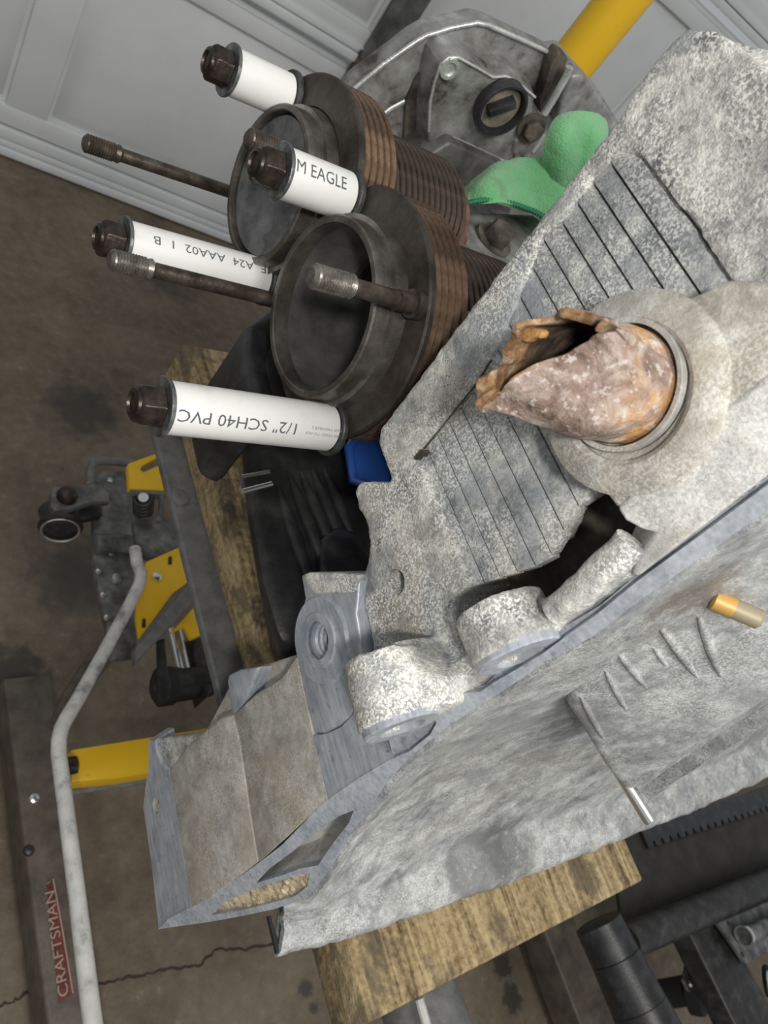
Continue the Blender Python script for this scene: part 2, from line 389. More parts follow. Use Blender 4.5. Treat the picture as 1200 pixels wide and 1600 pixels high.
def floor_mat():
    mt = mat('brown_grey_concrete', 0.62); g = N(mt)
    a = g.noise(6, 6, 0.62, 0.3); b = g.noise(55, 6, 0.68); c = g.noise(400, 2)
    s = g.math('ADD', g.math('MULTIPLY', a, 0.55), g.math('ADD', g.math('MULTIPLY', b, 0.35), g.math('MULTIPLY', c, 0.1)))
    col = g.ramp(s, [(0.36, (0.082, 0.061, 0.041)), (0.5, (0.150, 0.116, 0.080)), (0.66, (0.225, 0.180, 0.130))])
    col = g.mix(g.math('MULTIPLY', g.val(b, 0.60, 0.70), 0.35), col, (0.30, 0.265, 0.22))
    col = g.mix(g.math('MULTIPLY', g.val(g.noise(38, 5, 0.7, 1.0), 0.66, 0.74), 0.6), col, (0.05, 0.043, 0.036))
    for (p, r0, r1) in STAINS:
        q = onz(-HC, [p])[0]
        col = g.mix(g.math('MULTIPLY', g.near((q.x, q.y, 0.0), r0, r1), 0.8), col, (0.034, 0.031, 0.028))
    g.color(col); g.bump(b, 0.002, 0.35); return mt
M['floor'] = floor_mat()

# ------------------------------------------------------------------ the setting: floor and garage door
b = MB(); b.prism([(-4, -3, -HC), (6, -3, -HC), (6, 4, -HC), (-4, 4, -HC)], (0, 0, -0.1))
floor = b.obj('floor', M['floor']); floor['kind'] = 'structure'
def crack(pts, wd):
    P = onz(-HC + 0.0012, pts); fine = []
    random.seed(5)
    for i in range(len(P) - 1):
        for k in range(7):
            t = k / 7; q = P[i].lerp(P[i + 1], t)
            fine.append(q + V((random.uniform(-1, 1), random.uniform(-1, 1), 0)) * 0.0016)
    fine.append(P[-1])
    L, R = [], []
    for i, q in enumerate(fine):
        t = (fine[min(i + 1, len(fine) - 1)] - fine[max(i - 1, 0)]).normalized(); nrm = V((-t.y, t.x, 0)) * wd * random.uniform(0.5, 1.3)
        L.append(q + nrm); R.append(q - nrm)
    mb = MB(); mb.grid([L, R]); o = mb.obj('floor_crack', M['crack'], floor); return o
M['crack'] = mat('dark_floor_crack', 0.95, 0, (0.045, 0.036, 0.027))  # dark brown tone of the crack ribbons
crack([(148, 1542), (185, 1530), (240, 1520), (280, 1512), (310, 1508), (340, 1484), (385, 1484), (440, 1470), (520, 1452), (600, 1430)], 0.0014)
crack([(-40, 1586), (0, 1572), (30, 1560), (60, 1540), (80, 1538)], 0.0014)

A8 = math.radians(-8)
DY = 1.507 * HC
door = thing('door_1', None, None, kind='structure')
def dpart(mb, name, mt, bevel=0, parent=door):
    return mb.obj(name, mt, parent, bevel=bevel, raw=True)
JZ = [(0.0, 0.474), (0.482, 0.926), (0.934, 1.39), (1.398, 1.86)]
CX = [-1.42, -0.88, -0.34, 0.201, 0.735, 1.335, 1.87, 2.4, 2.94]
for z0, z1 in JZ:
    mb = MB(); mb.box((CX[0] - 0.3, DY + 0.012, z0 + 0.004), (CX[-1] + 0.3, DY + 0.04, z1 - 0.004))
    s = dpart(mb, 'door_section', M['door'])
    lo, hi = (0.102 if z0 == 0 else z0 + 0.062), z1 - 0.045
    mb = MB()
    mb.box((CX[0] - 0.3, DY, z0 + 0.004 + (0.058 if z0 == 0 else 0.028)), (CX[-1] + 0.3, DY + 0.013, lo))
    mb.box((CX[0] - 0.3, DY, hi), (CX[-1] + 0.3, DY + 0.013, z1 - 0.012))
    for c in CX: mb.box((c - 0.036, DY, lo - 0.001), (c + 0.036, DY + 0.013, hi + 0.001))
    dpart(mb, 'panel_frame', M['door'], 0.003, s)
    # ribbed lips along the section joint
    for dz, t, dd in ((0.004, 0.016, 0.012), (0.022, 0.012, 0.007)):
        mb = MB(); mb.box((CX[0] - 0.3, DY - dd, z0 + dz), (CX[-1] + 0.3, DY + 0.013, z0 + dz + t)); dpart(mb, 'joint_lip', M['door'], 0.002, s)
    if z0 == 0:
        mb = MB(); mb.box((CX[0] - 0.3, DY - 0.006, 0.036), (CX[-1] + 0.3, DY + 0.013, 0.058)); dpart(mb, 'joint_lip', M['door'], 0.002, s)
    for k in range(len(CX) - 1):
        x0, x1 = CX[k] + 0.036, CX[k + 1] - 0.036
        mb = MB()
        o = [(x0 + 0.006, lo + 0.006), (x1 - 0.006, lo + 0.006), (x1 - 0.006, hi - 0.006), (x0 + 0.006, hi - 0.006)]
        i = [(x0 + 0.042, lo + 0.036), (x1 - 0.042, lo + 0.036), (x1 - 0.042, hi - 0.05), (x0 + 0.042, hi - 0.05)]
        mb.loft([(x, DY + 0.0125, z) for x, z in o], [(x, DY - 0.001, z) for x, z in i])
        dpart(mb, 'raised_panel', M['door'], 0.002, s)
mb = MB(); mb.box((CX[0] - 0.3, DY - 0.004, 0.0), (CX[-1] + 0.3, DY + 0.03, 0.008)); dpart(mb, 'bottom_seal', M['rubber'], 0.002)
for z0, z1 in JZ[1:]:
    for c in (0.735, 1.87):
        mb = MB()
        mb.box((c - 0.03, DY - 0.016, z0 + 0.02), (c + 0.03, DY + 0.001, z1 - 0.01))
        st = dpart(mb, 'centre_strut', M['strut'], 0.002)
        mb = MB(); mb.box((c - 0.034, DY - 0.024, z0 + 0.02), (c - 0.014, DY - 0.015, z1 - 0.01)); dpart(mb, 'strut_flange', M['strut'], 0.002, st)
        mb = MB(); mb.box((c - 0.036, DY - 0.022, z0 - 0.07), (c + 0.036, DY - 0.001, z0 + 0.03))
        hg = dpart(mb, 'hinge', M['grime_and_shade'], 0.003)
        mb = MB(); mb.lathe((c - 0.036, DY - 0.024, z0 - 0.004), (1, 0, 0), [(0, 0.009), (0.072, 0.009)], 16); dpart(mb, 'hinge_pin', M['plate'], 0, hg)
        for sx, sz in ((-0.02, -0.05), (0.02, -0.05), (-0.01, 0.05), (0.012, 0.075)):
            mb = MB(); mb.lathe((c + sx, DY - 0.024, z0 + sz), (0, -1, 0), [(0, 0.008), (0.005, 0.007)], 6); dpart(mb, 'bolt', M['grime_and_shade'], 0, hg)
door.rotation_euler = (0, 0, A8)

# ------------------------------------------------------------------ the weathered casting in front
cast = thing('cylinder_head', 'large upright weathered grey aluminium casting with fins and a broken rusty pipe stub', 'casting')
def yr(z): return 0.0277 + 0.072 * (z + 0.449)
_a, _b, _c = on(0, 0.2, 1200, 757), on(0, 0.2, 297, 1418), on(0, 0.213, 480, 1404)
rail_at = plane3(_a, _b, _c); RN = (_b - _a).cross(_c - _a).normalized()
if RN.x < 0: RN = -RN
GZ = [-0.1745, -0.1665, -0.159, -0.1515, -0.1437, -0.1357, -0.1275, -0.119, -0.1105, -0.102, -0.093, -0.0847, -0.0765, -0.069, -0.0616, -0.054, -0.0450]
def yfar(z):
    t = min(1, max(0, (z + 0.135) / 0.05)); t = t * t * (3 - 2 * t)
    return 0.1415 + (z + 0.175) * 0.09 + t * 0.021
def remesh(vox, it=5, d1=0.0008, d2=0.0006):
    def fn(o):
        r = o.modifiers.new('r', 'REMESH'); r.mode = 'VOXEL'; r.voxel_size = vox
        s = o.modifiers.new('s', 'SMOOTH'); s.iterations = it; s.factor = 0.5
        for k, (st, sz) in enumerate(((d1, 0.008), (d2, 0.0028))):
            t = bpy.data.textures.new('grain%d' % k, 'CLOUDS'); t.noise_scale = sz; t.noise_depth = 2
            dm = o.modifiers.new('d', 'DISPLACE'); dm.texture = t; dm.strength = st; dm.mid_level = 0.5; dm.texture_coords = 'LOCAL'
    return fn
DX = V((1, 0, 0))
def px_prism(mb, x0, pts, depth): mb.prism(onx(x0, pts), (depth, 0, 0)); return mb

mb = MB()
# back wall the fins stand on
mb.prism([V((0.2095, y, z)) for y, z in ((0.152, -0.186), (0.168, -0.08), (0.172, -0.043), (0.172, -0.012), (0.115, 0.012), (0.062, 0.012), (0.058, -0.06), (0.058, -0.098), (0.089, -0.104), (0.0895, -0.12), (0.0815, -0.134), (0.0825, -0.15), (0.086, -0.164), (0.088, -0.172), (0.084, -0.186), (0.062, -0.194), (0.062, -0.205), (0.14, -0.19))], (0.012, 0, 0))
# far rim band
px_prism(mb, 0.2045, [(590, 692), (592, 672), (700, 527), (840, 345), (969, 180), (1003, 237), (952, 250), (922, 282), (899, 314), (876, 346), (846, 367), (815, 450), (768, 558), (737, 605), (683, 672), (652, 703), (640, 738), (612, 755)], 0.05)
# flat upper wall
px_prism(mb, 0.2035, [(969, 180), (985, 150), (1005, 118), (1030, 85), (1055, 58), (1083, 45), (1110, 42), (1135, 56), (1200, 112), (1300, 195), (1330, 530), (1240, 575), (1190, 515), (1122, 411), (1083, 347), (996, 240)], 0.05)
# lower lump with the ear
px_prism(mb, 0.2035, [(553, 768), (560, 753), (585, 751), (622, 758), (640, 736), (652, 722), (690, 808), (735, 918), (712, 930), (706, 958), (720, 1010), (750, 1036), (762, 1058), (745, 1085), (690, 1105), (640, 1110), (585, 1040), (578, 985), (566, 935), (563, 905), (574, 880), (577, 850), (571, 815), (560, 795)], 0.05)
# bolt bosses
mb.cyl((0.1805, yr(-0.206) + 0.0024, -0.206), (0.1825, 0.072, -0.2045), 0.0145, 40)
mb.prism([(0.182, y, z) for y, z in ((0.0475, -0.216), (0.07, -0.216), (0.075, -0.195), (0.055, -0.186), (0.0475, -0.19))], (0.04, 0, 0))
mb.cyl((0.196, yr(-0.155) + 0.0024, -0.157), (0.196, 0.068, -0.157), 0.0155, 40)
# ledge between bosses and block
mb.prism([(0.2, y, z) for y, z in ((0.049, -0.205), (0.062, -0.205), (0.062, -0.10), (0.060, -0.05), (0.0585, -0.05), (0.053, -0.13))], (0.05, 0, 0))
HOLES = cut(MB().cyl((0.183, 0.03, -0.2055), (0.1845, 0.066, -0.204), 0.0085, 32),
            MB().cyl((0.1965, 0.03, -0.1555), (0.1965, 0.064, -0.1555), 0.0085, 32),
            MB().cyl(on(0, 0.19, 584, 927), on(0, 0.19, 584, 927) + V((0.06, 0.02, 0)), 0.0050, 32),
            MB().lathe((0.17, 0.098, -0.0795), (1, 0, 0), [(0, 0.0188), (0.0205, 0.0188)], 48))
def holes(o):
    bake(o); HOLES(o)
body = mb.obj('casting_body', M['cast'], cast, mods=(remesh(0.0013, 4), holes))
bo = MB(); bo.lathe((0.1872, 0.0955, -0.0795), (1, 0, 0), [(0.0, 0.0205), (0.0004, 0.0250), (0.0026, 0.0288), (0.03, 0.0295), (0.03, 0.0195), (0.0012, 0.0190)], 60, closed=True)
bo.obj('port_boss', M['tan2'], cast)
def px3(items): return [rail_at(a, c) if x is None else on(0, x, a, c) for a, c, x in items]
mb = MB(); mb.prism(px3([(858, 620, .1905), (872, 648, .1905), (893, 690, .1905), (915, 730, .1905), (965, 796, .1905), (1110, 660, .1905), (1200, 590, .1905), (1300, 512, .1905), (1260, 440, .1905), (1140, 436, .1905), (1080, 463, .1905), (1018, 455, .1905), (950, 480, .1905)]), (0.03, 0, 0))
mb.obj('port_block', M['tan2'], cast, bevel=0.0016, seg=3, mods=(cut(MB().lathe((0.17, 0.098, -0.0795), (1, 0, 0), [(0, 0.0188), (0.024, 0.0188)], 48)),))
mb = MB(); mb.prism(px3([(965, 796, .1900), (1110, 660, .1900), (1200, 590, .1900), (1300, 512, .1900), (1310, 664, None), (1195, 750, None), (1090, 832, None), (1000, 902, None), (985, 900, .199), (1002, 863, .197), (1024, 834, .195), (1004, 829, .1935), (978, 815, .192)]), (0.012, 0.014, 0))
mb.obj('port_flank', M['cast2'], cast, bevel=0.0012, seg=3)
# cooling fins: one slab between each pair of grooves
random.seed(3)
for k in range(len(GZ) - 1):
    z0, z1 = GZ[k] + 0.00042, GZ[k + 1] - 0.00042
    def near(z): return 0.0835 + (z + 0.1745) * -0.0 - 0.009 * max(0, min(1, (z + 0.1745) / 0.035)) + (0.009 * max(0, min(1, (z + 0.137) / 0.018)))
    y0, y1 = near(z0), near(z1)
    mb = MB(); lift = random.uniform(-0.0003, 0.0003)
    f = [(0.2062 + lift, y0, z0), (0.2062 + lift, yfar(z0) - 0.001, z0), (0.2062 + lift, yfar(z1) - 0.001, z1), (0.2062 + lift, y1, z1)]
    f = [V(p) for p in f]
    # shingled: each slab leans a little so that one edge stands proud
    f[0].x -= 0.0006; f[1].x -= 0.0006; f[2].x += 0.0004; f[3].x += 0.0004
    mb.prism(f, (0.0045, 0, 0))
    def sub(o):
        d = o.modifiers.new('b', 'BEVEL'); d.width = 0.0005; d.segments = 2
    mb.obj('cooling_fin', M['fin'], cast, mods=(sub,))
# dark plate closing the slot behind the ledge; its colour stands in for shadow
mb = MB(); mb.prism([V((0.226, y, z)) for y, z in ((0.055, -0.21), (0.11, -0.21), (0.11, -0.09), (0.055, -0.09))], (0.01, 0, 0)); mb.obj('slot_shade_plate', M['grime_and_shade'], cast)
# round bar lying in the ledge
b0, b1 = on(0, 0.194, 868, 958), on(0, 0.194, 988, 848)
random.seed(8)
mb = MB(); path = [b0.lerp(b1, t / 9) + V((random.uniform(-1, 1), random.uniform(-1, 1), 0)) * 0.0004 for t in range(10)]
mb.tube(path, [0.0050 + random.uniform(-0.0004, 0.0004) for _ in path], 20)
o = mb.obj('ledge_bar', M['cast'], cast, ang=60); o['label'] = 'rough corroded round bar cast along the ledge'
# broken exhaust pipe
def pipe():
    yc, zc, n, rows = 0.0984, -0.0799, 84, 26
    rnd = random.Random(4)
    jag = [rnd.uniform(-1, 1) for _ in range(n)]
    for _ in range(5): jag = [(jag[i - 1] + 2 * jag[i] + jag[(i + 1) % n]) / 4 for i in range(n)]
    jag = [j * 3.4 for j in jag]
    outer, inner = [], []
    for k in range(rows):
        t = k / (rows - 1); ro, ri = [], []
        for i in range(n):
            th = 2 * math.pi * i / n; cy, cz = math.cos(th), math.sin(th)   # cy<0 is the near flap, cz>0 is up
            tip = 0.1505 + 0.0020 * jag[i] + 0.007 * math.exp(-((th - 1.25) / 0.16) ** 2) + 0.004 * math.exp(-((th - 2.1) / 0.10) ** 2) + 0.0065 * max(0, cz) ** 1.5 + (0.004 * (cz + 1) if cy < 0 else 0.0)
            x = 0.196 + (tip - 0.196) * t
            r = 0.0161 * (1 + 0.03 * noise.noise(V((cy * 2, cz * 2, t * 5))))
            y, z = yc + r * cy, zc + r * cz
            q = max(0, (t - 0.55) / 0.45) ** 1.6
            if cy < 0:
                y += q * r * (-cy) * 1.08
            else:
                y -= q * r * cy * 0.34
            z += q * (0.0025 * cz - 0.001)
            ro.append(V((x, y, z)))
            rr = r - 0.0022
            yi, zi = yc + rr * cy, zc + rr * cz
            if cy < 0: yi += q * rr * (-cy) * 1.08 + q * 0.0012
            else: yi -= q * rr * cy * 0.34
            ri.append(V((x + 0.0004, yi, zi)))
        outer.append(ro); inner.append(ri)
    return outer, inner
po, pi_ = pipe()
mb = MB(); mb.rings(po, (False, False))
def subs(o):
    d = o.modifiers.new('s', 'SUBSURF'); d.levels = 1; d.render_levels = 1
pp = mb.obj('exhaust_pipe', M['rust'], cast, ang=70, mods=(subs,)); pp['label'] = 'rusty torn steel exhaust pipe stub'
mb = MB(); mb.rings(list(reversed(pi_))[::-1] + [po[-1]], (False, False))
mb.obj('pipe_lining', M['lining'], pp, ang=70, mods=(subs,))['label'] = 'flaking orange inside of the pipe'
mb = MB(); fl = [on(0, 0.1535, *p) for p in ((806, 522), (818, 513), (836, 512), (848, 518), (843, 530), (833, 528), (822, 536), (812, 533))]
mb.prism(fl, (0.004, 0.001, 0)); mb.obj('rust_flake', M['inrust'], pp, bevel=0.0008)
mb = MB(); mb.lathe((0.1875, 0.098, -0.0795), (1, 0, 0), [(0, 0.0172), (-0.0004, 0.0186), (0.002, 0.0189), (0.004, 0.0172)], 60, closed=True)
mb.obj('pipe_collar', M['cast2'], cast)

# machined valve-cover rail with its two pockets
rail = [(247, 1452), (262, 1436), (297, 1418), (322, 1407), (402, 1350), (440, 1321), (505, 1254), (560, 1216), (611, 1186), (640, 1174), (672, 1148), (682, 1130), (670, 1104), (706, 1085), (751, 1081), (772, 1066), (800, 1050), (850, 1020), (890, 990), (935, 958), (1000, 905), (1100, 832), (1200, 757), (1300, 682),
        (1310, 715), (1200, 797), (1100, 868), (1000, 938), (930, 992), (860, 1030), (800, 1070), (745, 1105), (700, 1135), (640, 1183), (600, 1228), (562, 1285), (536, 1318), (512, 1362), (490, 1392), (478, 1404), (430, 1420), (385, 1430), (330, 1440)]
pk1 = [(458, 1330), (490, 1302), (530, 1275), (553, 1266), (545, 1286), (520, 1318), (497, 1352), (470, 1357), (440, 1368), (400, 1380), (420, 1358)]
pk2 = [(330, 1430), (350, 1410), (400, 1388), (450, 1372), (484, 1364), (480, 1385), (462, 1400), (420, 1412), (380, 1422)]
mb = MB(); mb.prism([rail_at(*p) for p in rail], RN * 0.004)
def pocket(pts):
    c = MB(); c.prism([rail_at(*p) - RN * 0.006 for p in pts], RN * 0.017); return c
def pocket2(pts):
    c = MB(); c.prism([rail_at(*p) - RN * 0.006 for p in pts], RN * 0.0090); return c
hole = lambda p, d: MB().cyl(V(p) + V((0, -0.02, 0)), V(p) + V((0, 0.03, 0)), d, 28)
mb.obj('machined_rail', M['mach'], cast, mods=(cut(pocket(pk1), pocket2(pk2)),), bevel=0)['label'] = 'bright machined gasket rail'
mb = MB(); random.seed(2)
P2 = [rail_at(*p) + RN * 0.0024 for p in pk2]
mb.prism([p + RN * random.uniform(-0.0008, 0.0006) for p in P2], RN * 0.002)
for _ in range(26):
    q = P2[random.randrange(len(P2))].lerp(P2[random.randrange(len(P2))], random.random()); mb.lathe(q, -RN, [(-0.001, 0.0022), (0.0003, 0.002), (0.0008, 0.001)], 7)
mb.obj('gasket_sludge', M['sludge'], cast, ang=60)['label'] = 'crusty tan sludge in the rail pocket'

mb = MB()
def box_of(pts, y0, y1):
    c = sum((rail_at(*p) for p in pts), V()) / len(pts)
    A = [c + (rail_at(*p) - c) * 1.02 + RN * y0 for p in pts]; Bk = [c + (rail_at(*p) - c) * 0.94 + RN * y1 for p in pts]
    for i in range(len(A)):
        j = (i + 1) % len(A); mb.face((A[i], A[j], Bk[j], Bk[i]))
    mb.face(Bk)
box_of(pk1, 0.002, 0.022)
mb.obj('pocket_lining', M['cast2'], cast)
mb = MB(); mb.prism([rail_at(*p) + RN * 0.0032 for p in ((562, 1220), (608, 1190), (600, 1160), (660, 1100), (706, 1086), (752, 1078), (800, 1030), (880, 985), (935, 952), (1000, 897), (1090, 826), (1195, 746), (1310, 660), (1310, 705), (1200, 788), (1000, 930), (860, 1025), (745, 1105), (640, 1183))], RN * 0.010); mb.obj('rail_backing', M['mach'], cast)
for (bx, bz, rr) in ((0.1815, -0.2058, 0.0142), (0.1962, -0.1567, 0.0150)):
    mb = MB(); mb.lathe((bx, yr(bz) + 0.0008, bz), (0, 1, 0), [(0, rr - 0.0006), (0.0006, rr), (0.003, rr), (0.003, 0.0086), (0.0, 0.0084)], 48, closed=True); mb.obj('boss_face', M['mach'], cast)
    mb = MB(); mb.lathe((bx, yr(bz) + 0.004, bz), (0, 1, 0), [(0, 0.0088), (0.011, 0.0084), (0.011, 0.0)], 32, (False, False)); mb.obj('bolt_hole', M['tan'], cast)
# tunnel walls at the lower end
def facet(mb, items, depth=0.04):
    """outline of (px, py, x) points; x None means the point lies on the machined rail"""
    mb.prism([rail_at(a, c) if x is None else (x(a, c) if callable(x) else on(0, x, a, c)) for a, c, x in items], (0.014, 0.006, 0)); return mb
W1 = plane3(rail_at(404, 1349), rail_at(298, 1418), on(0, 0.2020, 363, 1118)); W2 = plane3(rail_at(512, 1250), rail_at(405, 1348), on(0, 0.2020, 365, 1117))
W3 = plane3(rail_at(614, 1186), rail_at(513, 1251), on(0, 0.199, 489, 1150)); W4 = plane3(rail_at(299, 1418), rail_at(248, 1453), on(0, 0.2012, 240, 1160))
mb = MB(); facet(mb, [(a, c, W1) for a, c in ((264, 1205), (292, 1168), (345, 1122), (363, 1118), (374, 1160), (390, 1270), (403, 1348), (322, 1409), (299, 1418), (280, 1300))])
mb.obj('tunnel_wall', M['tan'], cast, bevel=0.0008, seg=3)
mb = MB(); facet(mb, [(a, c, W2) for a, c in ((365, 1117), (400, 1085), (440, 1060), (463, 1027), (486, 1133), (512, 1250), (405, 1348), (392, 1270), (376, 1160))])
mb.obj('tunnel_wall', M['tan'], cast, bevel=0.0008, seg=3)
mb = MB()
px_prism(mb, 0.212, [(290, 1190), (316, 1150), (362, 1062), (400, 1042), (470, 1020), (480, 1090), (420, 1160), (330, 1230)], 0.03)
mb.obj('tunnel_roof', M['tan'], cast, bevel=0.002, seg=3)
mb = MB()
facet(mb, [(a, c, W4) for a, c in ((232, 1157), (241, 1158), (246, 1180), (252, 1194), (264, 1206), (280, 1295), (299, 1418), (284, 1424), (248, 1453), (237, 1350), (224, 1262), (227, 1232), (232, 1200))])
ho = W4(244, 1258)
o = mb.obj('end_flange', M['mach'], cast, ang=20, mods=(cut(MB().cyl(ho + V((-0.008, 0, 0)), ho + V((0.004, 0, 0)), 0.0048, 28)),)); o['label'] = 'blue-grey machined end flange with one bolt hole'
mb = MB(); q = ho + V((0.002, 0, 0)); mb.cyl(q, q + V((0.004, 0, 0)), 0.0050, 20); mb.obj('hole_plug', M['sludge'], cast)
mb = MB()
px_prism(mb, 0.2030, [(234, 1156), (270, 1150), (322, 1149), (300, 1172), (282, 1196), (266, 1206), (252, 1196)], 0.03)
mb.obj('flange_top_lug', M['cast'], cast, bevel=0.002, seg=3)
mb = MB()
px_prism(mb, 0.2035, [(354, 1062), (357, 1054), (374, 1046), (403, 1042), (396, 1062), (386, 1088), (368, 1118), (362, 1116)], 0.03)
mb.obj('tunnel_lug', M['mach'], cast, bevel=0.0015, seg=3)
# lower ear with counterbored hole, and the flat plate under it
ear = [(470, 899), (481, 894), (515, 894), (562, 896), (556, 960), (563, 1000), (565, 1050), (562, 1088), (548, 1118), (530, 1134), (508, 1146), (492, 1146), (480, 1108), (468, 1050), (463, 1010), (466, 970), (476, 935)]
hc = on(0, 0.1995, 503, 1000)
def disc(p, r, d): return MB().cyl(V(p), V(p) + V((d, 0, 0)), r, 40)
mb = MB(); px_prism(mb, 0.1995, ear, 0.03)
o = mb.obj('mounting_ear', M['mach'], cast, bevel=0.0012, seg=3, mods=(cut(disc(hc + V((-0.01, 0.0, 0)), 0.0078, 0.06)),)); o['label'] = 'lower machined ear with a threaded hole'
hc2 = on(0, 0.1995, 503, 1000)
for r, t in ((0.0195, 0.0016), (0.0128, 0.0026)):
    mb = MB(); mb.lathe(hc2, (-1, 0, 0), [(0, r), (t, r - 0.0008), (t, 0.0082), (0, 0.0082)], 44, closed=True); mb.obj('hole_boss', M['mach'], o)
mb = MB()
for k in range(6): mb.lathe(hc2 + V((0.002 + k * 0.0025, 0, 0)), (1, 0, 0), [(0, 0.0078), (0.0008, 0.0070), (0.0016, 0.0070), (0.0022, 0.0078)], 30, (False, False))
mb.obj('hole_thread', M['mach'], o)
mb = MB(); mb.cyl(hc2 + V((0.018, 0, 0)), hc2 + V((0.020, 0, 0)), 0.0082, 24); mb.obj('hole_shade_cap', M['grime_and_shade'], o)  # dark cap whose colour stands in for the shade inside the hole
mb = MB(); px_prism(mb, 0.1982, [(472, 898), (482, 894), (520, 894), (560, 897), (552, 926), (528, 927), (490, 928), (480, 915)], 0.01); mb.obj('ear_tip', M['cast'], cast, bevel=0.0012)
mb = MB(); facet(mb, [(a, c, W3) for a, c in ((489, 1150), (510, 1147), (532, 1137), (556, 1112), (566, 1100), (580, 1160), (614, 1186), (560, 1218), (513, 1251))])
mb.obj('web_plate', M['mach'], cast, ang=20)
# sooty pan between rail and bottom lip
PT = [(436, 1418), (478, 1404), (490, 1392), (512, 1362), (536, 1318), (562, 1285), (600, 1228), (640, 1183), (700, 1135), (800, 1070), (930, 992), (1000, 938), (1100, 868), (1200, 797), (1310, 715)]
PK = [(441, 1434), (480, 1432), (510, 1425), (540, 1415), (570, 1395), (610, 1375), (650, 1355), (690, 1330), (750, 1310), (830, 1280), (920, 1255), (1000, 1235), (1090, 1200), (1200, 1150), (1310, 1100)]
PB = [(436, 1488), (452, 1484), (500, 1472), (545, 1458), (600, 1440), (640, 1428), (690, 1412), (740, 1394), (800, 1374), (880, 1343), (960, 1312), (1020, 1288), (1100, 1257), (1200, 1212), (1310, 1160)]
rows = []
for i in range(len(PT)):
    T = rail_at(*PT[i]) + RN * 0.0045; K = on(2, -0.392, *PK[i]); bul = (0.0, 0.1, 0.25, 0.6, 0.9, 1.0)[min(i, 5)]; Bp = on(2, -0.398, *PB[i])
    col = []
    for k in range(13):
        t = k / 12; p = T.lerp(K, t); p = p + V((0.35, 1, 0.1)).normalized() * 0.014 * bul * math.sin(math.pi * t) ** 1.4
        col.append(p)
    for k in range(1, 6): col.append(K.lerp(Bp, k / 5) + V((0, 0, 0.0015 * math.sin(math.pi * k / 5))))
    col.append(Bp + V((0.001, -0.001, -0.012)))
    col.append(Bp + V((0.02, 0.03, -0.014)))
    rows.append(col)
fine = []
for i in range(len(rows) - 1):
    for k in range(4):
        fine.append([rows[i][j].lerp(rows[i + 1][j], k / 4) for j in range(len(rows[0]))])
fine.append(rows[-1])
mb = MB(); mb.grid(fine)
def panmods(o):
    s = o.modifiers.new('s', 'SUBSURF'); s.levels = 2; s.render_levels = 2
    for k, (st, sz) in enumerate(((0.0035, 0.02), (0.0008, 0.005))):
        t = bpy.data.textures.new('pan%d' % k, 'CLOUDS'); t.noise_scale = sz; t.noise_depth = 2
        d = o.modifiers.new('d', 'DISPLACE'); d.texture = t; d.strength = st; d.texture_coords = 'LOCAL'
    d = o.modifiers.new('t', 'SOLIDIFY'); d.thickness = 0.004; d.offset = 0
pan = mb.obj('valve_pan', M['pan'], cast, ang=80, mods=(panmods,)); pan['label'] = 'sooty hollow pan of the casting'
# raised boss block inside the pan, its ribs, the dowel and the stud
bp = plane3(on(0, 0.262, 895, 1105), on(0, 0.335, 985, 1240), on(0, 0.245, 1200, 880))
bl = [(893, 1108), (897, 1085), (925, 1035), (985, 968), (1060, 925), (1130, 895), (1200, 850), (1310, 790), (1330, 1030), (1260, 1065), (1200, 1097), (1100, 1160), (1040, 1200), (983, 1243), (950, 1200), (920, 1150)]
mb = MB(); BL = [bp(*p) for p in bl]; mb.loft(BL, [p + V((0.012, 0.03, -0.012)) for p in BL])
def rough_(o):
    b = o.modifiers.new('b', 'BEVEL'); b.width = 0.003; b.segments = 3
blk = mb.obj('pan_boss', M['pan'], cast, mods=(rough_,))
toward = V((-0.45, -0.85, 0.25)).normalized()
for a_, b_, r in (((1027, 972), (1090, 1058), 0.0016), ((946, 1047), (978, 1108), 0.0013), ((908, 1089), (943, 1154), 0.0013), ((960, 1011), (1010, 1074), 0.0014), ((1022, 1012), (1042, 1040), 0.001), ((1092, 962), (1126, 1056), 0.0018), ((1140, 820), (1165, 860), 0.0016)):
    p, q = bp(*a_), bp(*b_)
    mb = MB(); mb.tube([p.lerp(q, t / 6) + toward * 0.0002 for t in range(7)], [r * s for s in (0.4, 0.9, 1, 1.1, 1, 0.8, 0.3)], 12); mb.obj('casting_rib', M['pan'], blk, ang=60)
mb = MB()
for (sx, sy) in ((992, 1238), (1040, 1205), (1090, 1172), (1150, 1135)):
    pass
lipL = [(985, 1246), (1040, 1204), (1100, 1164), (1200, 1100), (1330, 1033)]
G = [[bp(*p) + V((0, 0, -0.0005)) for p in lipL], [bp(p[0] + 10, p[1] + 22) + V((0.004, 0.006, -0.002)) for p in lipL]]
mb.grid(G)
def thick(o): d = o.modifiers.new('t', 'SOLIDIFY'); d.thickness = 0.006
mb.obj('boss_edge', M['pan'], blk, mods=(thick,))
p = bp(986, 1236); q = p + V((0.0, -1, 0)) * 0.016 + V((0.004, 0, 0))
mb = MB(); mb.lathe(p, q - p, [(-0.01, 0.0031), (0.0150, 0.0031), (0.0160, 0.0026)], 28); mb.obj('dowel_pin', M['chrome'], cast)['label'] = 'shiny steel dowel pin'
p = bp(1118, 938); q = bp(1172, 948) + toward * 0.006
mb = MB(); mb.lathe(p, q - p, [(0, 0.0034), ((q - p).length, 0.0034), ((q - p).length + 0.001, 0.0024)], 24); st = mb.obj('worn_stud', M['brass'], cast); st['label'] = 'short brassy stud in the pan'
mb = MB(); mb.lathe(p, p - q, [(-0.006, 0.0035), (0.0005, 0.0035), (0.0012, 0.002)], 24); mb.obj('stud_end', M['copper'], st)
